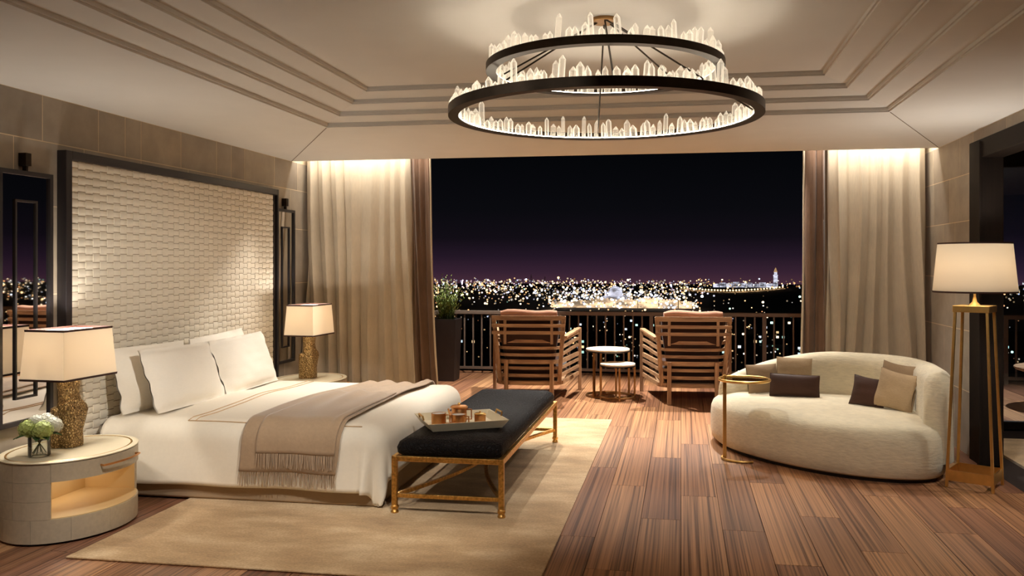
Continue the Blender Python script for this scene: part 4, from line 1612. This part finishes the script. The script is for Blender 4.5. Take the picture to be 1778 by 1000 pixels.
# ================================================================== CURTAINS
def curtain(label, xt0, xt1, xb0, xb1, yc, folds, amp, seed, mat, edge=None):
    t = thing('curtain', label, 'curtain', ((xb0 + xb1) / 2, yc, 0), 0, 'floor length curtains')
    rr = random.Random(seed)
    n_w = [rr.uniform(-1, 1) for _ in range(12)]

    def pt(u, v):
        w = v ** 1.4
        x = lerp(lerp(xt0, xt1, u), lerp(xb0, xb1, u), w)
        warp = 0.0
        for k_ in range(5):
            warp += n_w[k_] * math.sin((k_ + 1) * PI * u) * 0.55
        ph = 2 * PI * folds * u + warp + 1.5 * math.sin(2.6 * v + 3 * n_w[5]) * math.sin(PI * u * 2 + n_w[8]) + 0.7 * math.sin(5.0 * v + 7 * u + n_w[9])
        am = amp * (0.55 + 0.55 * v) * (0.7 + 0.3 * math.sin(5 * u + n_w[6] * 3))
        y = yc + am * math.sin(ph) + 0.25 * am * math.sin(2 * ph + n_w[7]) + 0.012 * v * math.sin(9 * u + 4 * v)
        x += 0.35 * am * math.sin(2 * ph)
        return (x, y, lerp(2.76, 0.018, v))
    o = MB().grid(pt, max(24, int(folds * 14)), 44).build('curtain_cloth', mat, t, 0, solid=0.004)
    o.data.polygons.foreach_set('use_smooth', [True] * len(o.data.polygons))
    if edge is not None:
        ue = edge
        pts = [pt(ue, v / 44) for v in range(45)]
        MB().tube([(x, y - 0.004, z_) for x, y, z_ in pts], 0.010, 6, up=(0, 1, 0)).build('leading_edge', M['linen_cream'], t)  # pale cream strip along the leading edge
    return t


curtain('cream linen curtain behind the far bedside lamp', -3.80, -2.69, -3.78, -2.585, 8.33, 8.0, 0.062, 2, M['linen_cream'])
curtain('brown curtain hanging beside the balcony planter', -2.665, -2.475, -2.56, -2.37, 8.31, 2.0, 0.042, 6, M['linen_brown'], 1.0)
curtain('brown curtain hanging behind the left end of the sofa', 1.115, 1.30, 1.10, 1.30, 8.31, 2.0, 0.045, 9, M['linen_brown'], 0.0)
curtain('cream linen curtain behind the sofa and floor lamp', 1.33, 2.185, 1.33, 2.19, 8.33, 6.0, 0.058, 14, M['linen_cream'])

# ================================================================== CHANDELIER
CC = Vector((-0.375, 4.27, 0))
ch = thing('chandelier', 'two tier bronze ring chandelier set with upright rock crystals', 'chandelier', (CC.x, CC.y, ZTOP))
MB().lathe([(0.062, -0.018), (0.066, -0.012), (0.066, 0.0)], (CC.x, CC.y, ZTOP), 28).build('ceiling_plate', M['brass_dark'], ch)
rc = random.Random(17)
cvar = []
for i in range(7):
    w = (0.015, 0.018, 0.020, 0.016, 0.022, 0.017, 0.018)[i]
    h = (0.070, 0.086, 0.098, 0.118, 0.076, 0.140, 0.062)[i]
    mb = MB()
    lp = []
    for (f_, zz) in ((0.9, 0.0), (1.0, h * 0.10), (0.97, h - w * 1.1), (0.15, h)):
        lp.append([(w * f_ * math.cos(2 * PI * k_ / 6 + 0.3), w * f_ * 0.8 * math.sin(2 * PI * k_ / 6 + 0.3), zz) for k_ in range(6)])
    mb.loft(lp)
    me = bpy.data.meshes.new('crystal')
    me.from_pydata(mb.v, [], mb.f)
    me.materials.append(M['crystal'])
    cvar.append(me)


def chandelier_ring(rad, zr, n, hband, led='led'):
    lo_, hi_ = -hband / 2, hband / 2
    # channel: upright outer band and a narrow floor that carries the crystals
    sec = [(0.006, lo_), (0.006, hi_), (-0.001, hi_), (-0.001, lo_ + 0.007), (-0.044, lo_ + 0.007), (-0.044, lo_)]
    path = [(CC.x + rad * math.cos(2 * PI * i / 96), CC.y + rad * math.sin(2 * PI * i / 96), zr) for i in range(96)]
    ring_o = MB().sweep(path, sec, True).build('ring', M['bronze'], ch, 30)
    for dr, w_ in ((-0.007, 0.004), (-0.038, 0.004)):
        pth = [(CC.x + (rad + dr) * math.cos(2 * PI * i / 96), CC.y + (rad + dr) * math.sin(2 * PI * i / 96), zr + lo_ + 0.0095) for i in range(96)]
        MB().sweep(pth, [(-w_, -0.002), (-w_, 0.002), (w_, 0.002), (w_, -0.002)], True).build('light_strip', M[led], ring_o, 0, world=False)
    for i in range(n):
        a = 2 * PI * (i + rc.uniform(-0.25, 0.25)) / n
        wgt = rc.random()
        vi = 5 if wgt > 0.95 else 3 if wgt > 0.86 else rc.choice((0, 1, 2, 4, 6, 0, 1))
        o = bpy.data.objects.new('crystal', cvar[vi])
        COL.objects.link(o)
        o.parent = ring_o
        rr = rad - 0.022 + rc.uniform(-0.003, 0.003)
        o.location = (CC.x + rr * math.cos(a), CC.y + rr * math.sin(a), zr + lo_ + 0.0075)
        s_ = rc.uniform(0.85, 1.1)
        o.scale = (s_, s_, rc.uniform(0.88, 1.12))
        o.rotation_euler = (rc.uniform(-0.10, 0.10), rc.uniform(-0.10, 0.10), rc.uniform(0, 2 * PI))
    return ring_o


ZU, ZL = 2.467, 2.248
chandelier_ring(0.580, ZU, 92, 0.037, 'led_upper')
chandelier_ring(0.764, ZL, 124, 0.043)
for k_ in range(4):
    a = R(8 + 90 * k_)
    MB().cyl((CC.x + 0.035 * math.cos(a), CC.y + 0.035 * math.sin(a), ZTOP - 0.014), (CC.x + 0.756 * math.cos(a), CC.y + 0.756 * math.sin(a), ZL), 0.0045, seg=7).build('rod', M['bronze'], ch)
for k_ in range(3):
    a = R(50 + 120 * k_)
    MB().cyl((CC.x + 0.035 * math.cos(a), CC.y + 0.035 * math.sin(a), ZTOP - 0.014), (CC.x + 0.572 * math.cos(a), CC.y + 0.572 * math.sin(a), ZU), 0.0045, seg=7).build('rod', M['bronze'], ch)


# ================================================================== ADDED SPOTS (unseen fittings put in to make pools of light)
def unseen_spot(label, loc, aim, power, cone=70, blend=0.6, soft=0.04):
    t = thing('unseen_spot_fitting', label, 'unseen_spot', loc, 0, 'unseen ceiling spots')
    x, y, z_ = loc
    MB().lathe([(0.055, 0.0), (0.055, -0.006), (0.040, -0.008), (0.036, 0.0)], (0, 0, 0), 20, True, False).build('trim_ring', M['bronze'], t, world=False)
    MB().lathe([(0.0005, -0.003), (0.036, -0.003)], (0, 0, 0), 20, False, False).build('lens', M['lens'], t, 0, world=False)
    d = bpy.data.lights.new('unseen_spot_beam', 'SPOT')
    d.energy = power
    d.color = WARM
    d.spot_size = R(cone)
    d.spot_blend = blend
    d.shadow_soft_size = soft
    o = bpy.data.objects.new('unseen_spot_beam', d)
    COL.objects.link(o)
    o.parent = t
    o.location = (0, 0, -0.03)
    v = Vector(aim) - Vector((x, y, z_ - 0.03))
    o.rotation_euler = v.to_track_quat('-Z', 'Y').to_euler()
    return t


unseen_spot('added unseen spot in the curtain slot above the bench', (-1.6, 8.34, 2.78), (-1.5, 6.3, 0.3), 230, 75)
unseen_spot('added unseen spot in the curtain slot beside the brown curtain, towards the pillows', (-2.25, 8.34, 2.78), (-3.2, 5.75, 0.6), 290, 62)
unseen_spot('added unseen spot in the curtain slot above the rug', (-0.3, 8.34, 2.78), (-0.3, 7.0, 0.0), 110, 80)
unseen_spot('added unseen spot in the curtain slot above the sofa', (0.8, 8.34, 2.78), (1.1, 7.0, 0.3), 110, 80)
unseen_spot('unseen spot in the balcony ceiling above the first lounge chair', (-1.3, 10.0, 3.1), (-1.2, 9.4, 0), 620, 85)
unseen_spot('unseen spot in the balcony ceiling above the second lounge chair', (0.3, 10.0, 3.1), (0.2, 9.4, 0), 620, 85)
unseen_spot('added unseen spot in the balcony ceiling above the planter', (-2.5, 10.5, 3.1), (-2.9, 10.9, 0.6), 350, 75)
unseen_spot('unseen spot in the terrace ceiling beyond the doorway', (4.0, 10.0, 3.1), (3.6, 9.6, 0), 500, 80)
unseen_spot('added unseen spot in the raised ceiling over the bed side', (-2.0, 3.2, ZC + 0.1), (-2.2, 3.9, 0.0), 115, 62)
unseen_spot('added unseen spot in the raised ceiling near the chandelier, towards the bench', (-0.7, 3.0, ZTOP), (-1.35, 5.2, 0.4), 120, 42)
unseen_spot('added unseen spot in the raised ceiling aimed across at the headboard', (0.2, 2.6, ZTOP), (-3.55, 5.85, 0.85), 440, 33, 0.95)
unseen_spot('added unseen spot in the raised ceiling over the open floor', (0.7, 3.2, ZC + 0.1), (1.2, 6.1, 0.2), 105, 80)
unseen_spot('added unseen spot in the ceiling margin over the near bedside table', (-3.1, 3.15, ZC), (-3.3, 4.3, 0.2), 32, 60)
unseen_spot('unseen spot in the side room ceiling', (3.2, 6.2, 2.56), (3.2, 6.4, 0), 80, 90)

# ================================================================== THE CITY
GZ = -58.5
gnd = MB().add([(-2600, 40, GZ), (3600, 40, GZ), (3600, 2750, GZ), (-2600, 2750, GZ)], [(0, 1, 2, 3)]).build('ground', plain('night_ground', (30, 22, 24), 0.95), None, 0)
struct(gnd)


def city_mat(name, strength):
    m, nt, b = new_mat(name)
    nt.nodes.remove(b)
    out = nt.nodes['Material Output']
    at = nt.nodes.new('ShaderNodeAttribute')
    at.attribute_name = 'Col'
    e = nt.nodes.new('ShaderNodeEmission')
    e.inputs[1].default_value = strength
    nt.links.new(at.outputs['Color'], e.inputs[0])
    nt.links.new(e.outputs[0], out.inputs['Surface'])
    m.cycles.emission_sampling = 'NONE'
    return m


t_ = (1 + 5 ** 0.5) / 2
ICO_V = [Vector(v).normalized() for v in ((-1, t_, 0), (1, t_, 0), (-1, -t_, 0), (1, -t_, 0), (0, -1, t_), (0, 1, t_), (0, -1, -t_), (0, 1, -t_), (t_, 0, -1), (t_, 0, 1), (-t_, 0, -1), (-t_, 0, 1))]
ICO_F = [(0, 11, 5), (0, 5, 1), (0, 1, 7), (0, 7, 10), (0, 10, 11), (1, 5, 9), (5, 11, 4), (11, 10, 2), (10, 7, 6), (7, 1, 8), (3, 9, 4), (3, 4, 2), (3, 2, 6), (3, 6, 8), (3, 8, 9), (4, 9, 5), (2, 4, 11), (6, 2, 10), (8, 6, 7), (9, 8, 1)]
CM = city_mat('city_light', 1.0)


def light_cloud(name, pts, label=None, cat=None, kind=None, parent=None):
    """pts: (x, y, z, radius, (r,g,b))"""
    vs2, fs2, cs2 = [], [], []
    for x, y, z_, r_, c in pts:
        n = len(vs2)
        for v in ICO_V:
            vs2.append((x + v.x * r_, y + v.y * r_, z_ + v.z * r_))
            cs2 += [c[0], c[1], c[2], 1.0]
        fs2 += [(a + n, b_ + n, c_ + n) for a, b_, c_ in ICO_F]
    me = bpy.data.meshes.new(name)
    me.from_pydata(vs2, [], fs2)
    at = me.color_attributes.new('Col', 'FLOAT_COLOR', 'POINT')
    at.data.foreach_set('color', cs2)
    me.materials.append(CM)
    o = place(me, name, parent)
    tag(o, label, cat, None, kind)
    return o


rcy = random.Random(99)
pal = [((1.0, 0.62, 0.28), 44), ((1.0, 0.78, 0.52), 26), ((1.0, 0.95, 0.85), 14), ((0.72, 0.80, 1.0), 8), ((1.0, 0.42, 0.16), 8), ((0.55, 1.0, 0.75), 3)]
bag = [c for c, n in pal for _ in range(n)]


def dark_hill(x, y):
    s = x / y
    return 0.022 < s < 0.19 and 1080 < y < 1950


pts = []
while len(pts) < 4600:
    # even in viewing angle below the skyline
    dip = rcy.uniform(0.0222, 0.126)
    if rcy.random() < 0.55:
        dip = 0.0222 + abs(rcy.gauss(0, 0.020))
    y = 60.0 / dip
    if y < 470 or y > 2740:
        continue
    s = rcy.uniform(-0.50, 0.95)
    x = s * y
    if dark_hill(x, y) and rcy.random() < 0.95:
        continue
    near = y < 1000
    c = rcy.choice(bag)
    br = rcy.choice((0.15, 0.25, 0.4, 0.6, 1.0, 1.6, 3.0))
    if near:
        br *= 0.8
    r_ = y * rcy.uniform(0.0005, 0.0012) * (1.25 if br > 2 else 1.0)
    pts.append((x, y, GZ + rcy.uniform(1, 10) + (rcy.uniform(0, 12) if not near else 0), r_, tuple(k2 * br for k2 in c)))
# denser, brighter quarter around the floodlit dome
for i in range(330):
    y = rcy.uniform(1180, 1750)
    s = rcy.gauss(-0.075, 0.045)
    c = rcy.choice(((0.85, 0.86, 1.0), (1.0, 0.92, 0.8), (1.0, 0.72, 0.42), (0.75, 0.8, 1.0)))
    br = rcy.choice((0.3, 0.5, 0.9, 1.6, 4))
    pts.append((s * y, y, GZ + rcy.uniform(2, 14), y * rcy.uniform(0.0006, 0.0017), tuple(k2 * br for k2 in c)))
for i in range(110):
    x = rcy.uniform(-0.155, 0.02) * 1200
    c = rcy.choice(((1.0, 0.7, 0.4), (1.0, 0.9, 0.75), (0.9, 0.9, 1.0)))
    br = rcy.choice((0.8, 1.6, 4))
    pts.append((x, rcy.uniform(1165, 1203), GZ + rcy.uniform(1.5, 14), rcy.uniform(0.8, 2.0), tuple(k2 * br for k2 in c)))
for i in range(520):
    y = rcy.uniform(1400, 2700)
    s = rcy.uniform(-0.32, 0.03)
    c = rcy.choice(((1.0, 0.66, 0.32), (1.0, 0.74, 0.44), (1.0, 0.88, 0.72), (0.95, 0.62, 0.7), (0.72, 0.7, 1.0)))
    br = rcy.choice((0.3, 0.6, 1.2, 3))
    pts.append((s * y, y, GZ + rcy.uniform(2, 16), y * rcy.uniform(0.0005, 0.0011), tuple(k2 * br for k2 in c)))
light_cloud('city_lights', pts, 'thousands of glowing city lights spread below the balcony to the horizon', 'city lights', 'stuff')


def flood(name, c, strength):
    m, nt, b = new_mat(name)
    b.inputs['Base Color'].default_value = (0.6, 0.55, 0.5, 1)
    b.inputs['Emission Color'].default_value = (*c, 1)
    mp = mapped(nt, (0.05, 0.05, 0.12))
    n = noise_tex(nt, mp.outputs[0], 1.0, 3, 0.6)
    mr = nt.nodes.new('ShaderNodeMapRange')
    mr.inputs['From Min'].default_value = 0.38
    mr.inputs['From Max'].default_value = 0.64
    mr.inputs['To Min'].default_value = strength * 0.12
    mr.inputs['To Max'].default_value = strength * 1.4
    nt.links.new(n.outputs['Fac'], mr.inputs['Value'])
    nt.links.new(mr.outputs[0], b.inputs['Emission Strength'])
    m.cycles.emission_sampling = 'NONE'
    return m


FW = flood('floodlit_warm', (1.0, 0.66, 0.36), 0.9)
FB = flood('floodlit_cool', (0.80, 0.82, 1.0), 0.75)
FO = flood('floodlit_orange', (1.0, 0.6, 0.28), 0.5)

# floodlit old wall
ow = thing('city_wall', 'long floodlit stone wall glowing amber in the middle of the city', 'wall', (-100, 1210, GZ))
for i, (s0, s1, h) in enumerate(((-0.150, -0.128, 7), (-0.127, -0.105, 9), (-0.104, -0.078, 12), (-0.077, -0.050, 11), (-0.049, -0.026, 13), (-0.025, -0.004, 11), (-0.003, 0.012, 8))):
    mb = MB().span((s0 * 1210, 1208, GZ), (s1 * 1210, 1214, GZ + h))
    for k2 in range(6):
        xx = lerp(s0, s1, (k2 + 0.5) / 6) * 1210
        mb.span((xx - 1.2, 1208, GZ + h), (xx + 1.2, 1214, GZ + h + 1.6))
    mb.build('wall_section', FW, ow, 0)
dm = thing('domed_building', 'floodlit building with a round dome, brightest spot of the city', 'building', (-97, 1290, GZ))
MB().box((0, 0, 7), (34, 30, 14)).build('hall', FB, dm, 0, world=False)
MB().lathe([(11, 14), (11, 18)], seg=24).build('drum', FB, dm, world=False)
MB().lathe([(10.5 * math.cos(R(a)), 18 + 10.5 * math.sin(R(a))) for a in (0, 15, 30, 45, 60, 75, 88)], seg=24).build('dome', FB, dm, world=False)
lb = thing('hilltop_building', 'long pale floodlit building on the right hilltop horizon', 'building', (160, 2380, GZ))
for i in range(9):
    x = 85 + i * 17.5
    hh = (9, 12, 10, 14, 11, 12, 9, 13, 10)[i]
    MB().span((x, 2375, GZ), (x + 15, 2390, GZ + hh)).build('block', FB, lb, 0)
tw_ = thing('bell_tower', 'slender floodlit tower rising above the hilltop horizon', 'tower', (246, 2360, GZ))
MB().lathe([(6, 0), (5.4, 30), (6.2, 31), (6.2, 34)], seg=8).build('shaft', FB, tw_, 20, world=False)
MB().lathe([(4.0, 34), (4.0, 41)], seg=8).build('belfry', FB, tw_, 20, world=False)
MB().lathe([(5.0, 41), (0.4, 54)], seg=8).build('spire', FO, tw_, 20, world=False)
rd = []
for i in range(34):
    u = i / 33
    y = 1880 + 260 * (2 * u - 0.9) ** 2
    s = lerp(0.000, 0.112, u)
    rd.append((s * y, y, GZ + 6, 2.0, (4.0, 2.5, 1.1)))
light_cloud('road_lights', rd, 'curved row of amber street lights crossing the dark hillside', 'street lights', 'stuff')
rdm = MB()
rdm.sweep([(lerp(0.0, 0.112, i / 33) * (1880 + 260 * (2 * i / 33 - 0.9) ** 2), 1872 + 260 * (2 * i / 33 - 0.9) ** 2, GZ + 2.2) for i in range(34)], [(-5, -0.5), (5, -0.5), (5, 0.5), (-5, 0.5)])
tag(rdm.build('lit_road', FO, None, 0), 'lamp lit road curving under the hilltop buildings', 'road')
for (x, y, h, lab) in ((-400, 2300, 34, 'tall lattice radio mast with red lights left of the skyline'), (-372, 2360, 28, 'shorter lattice radio mast with red lights left of the skyline')):
    ms = thing('radio_mast', lab, 'mast', (x, y, GZ))
    mb = MB()
    for sx, sy in ((-1, -1), (1, -1), (1, 1), (-1, 1)):
        mb.bar((sx * 3, sy * 3, 0), (sx * 0.6, sy * 0.6, h), 0.5, 0.5)
    for i in range(8):
        z0, z1 = h * i / 8, h * (i + 1) / 8
        w0, w1 = lerp(3, 0.6, i / 8), lerp(3, 0.6, (i + 1) / 8)
        mb.bar((-w0, -w0, z0), (w1, -w1, z1), 0.35, 0.35)
    mb.build('lattice', M['railmetal'], ms, 0, world=False)
    light_cloud('warning_lights', [(0, 0, h * f_, 1.4, (2.2, 0.25, 0.2)) for f_ in (0.4, 0.7, 1.0)], parent=ms)

# dark apartment blocks below the railing
BWALL = plain('night_block_wall', (44, 36, 36), 0.9, 0, 0.05, 0.2)


def block(x, y, w, d, h, seed):
    rr = random.Random(seed)
    t = thing('apartment_block', 'dark apartment block with scattered lit windows below the railing', 'building', (x, y, GZ), rr.uniform(-0.2, 0.2), 'apartment blocks below the balcony')
    MB().span((-w / 2, -d / 2, 0), (w / 2, d / 2, h)).build('walls', BWALL, t, 0, world=False)
    MB().span((-w / 2 + 1, -d / 2 + 1, h), (w / 2 - 1, d / 2 - 1, h + 1.2)).build('roof', BWALL, t, 0, world=False)
    nx, nz = int(w / 4.2), int(h / 3.4)
    for i in range(nx):
        for k2 in range(nz):
            if rr.random() > 0.16:
                continue
            c = rr.choice(((1.0, 0.85, 0.6), (0.9, 0.95, 1.0), (0.7, 0.9, 1.0), (1.0, 0.7, 0.35), (0.6, 1.0, 0.85)))
            br = rr.choice((0.8, 1.2, 2.0))
            wx = -w / 2 + (i + 0.5) * w / nx
            wz = (k2 + 0.55) * h / nz
            me = bpy.data.meshes.new('window')
            hw = 0.95
            me.from_pydata([(wx - hw, -d / 2 - 0.12, wz - 0.8), (wx + hw, -d / 2 - 0.12, wz - 0.8), (wx + hw, -d / 2 - 0.12, wz + 0.8), (wx - hw, -d / 2 - 0.12, wz + 0.8),
                            (wx - hw, -d / 2 + 0.1, wz - 0.8), (wx + hw, -d / 2 + 0.1, wz - 0.8), (wx + hw, -d / 2 + 0.1, wz + 0.8), (wx - hw, -d / 2 + 0.1, wz + 0.8)], [],
                           [(0, 1, 2, 3), (0, 4, 5, 1), (1, 5, 6, 2), (2, 6, 7, 3), (3, 7, 4, 0)])
            at = me.color_attributes.new('Col', 'FLOAT_COLOR', 'POINT')
            at.data.foreach_set('color', [c[0] * br, c[1] * br, c[2] * br, 1.0] * 8)
            me.materials.append(CM)
            place(me, 'window', t, world=False)
    return t


PLACES = ('behind the tall planter', 'between the planter and the first lounge chair', 'just left of the first lounge chair', 'hidden mostly by the first lounge chair',
          'right of the first lounge chair', 'behind the taller nesting table', 'right of the nesting tables', 'left of the second lounge chair', 'behind the second lounge chair',
          'between the second lounge chair and the brown curtain', 'nearest the right brown curtain', 'seen low through the dark doorway', 'seen farther off through the dark doorway')
for i, (s, y, w, h) in enumerate(((-0.235, 560, 26, 15), (-0.20, 640, 30, 18), (-0.165, 570, 22, 13), (-0.125, 690, 30, 18), (-0.095, 580, 24, 14),
                                  (-0.05, 700, 30, 17), (-0.02, 600, 26, 16), (0.03, 650, 28, 15), (0.065, 560, 24, 14), (0.105, 680, 30, 18), (0.14, 590, 26, 15), (0.36, 620, 28, 15), (0.40, 760, 30, 18))):
    bl = block(s * y, y, w, 14, h, 200 + i)
    bl['label'] = 'dark apartment block with lit windows, ' + PLACES[i]
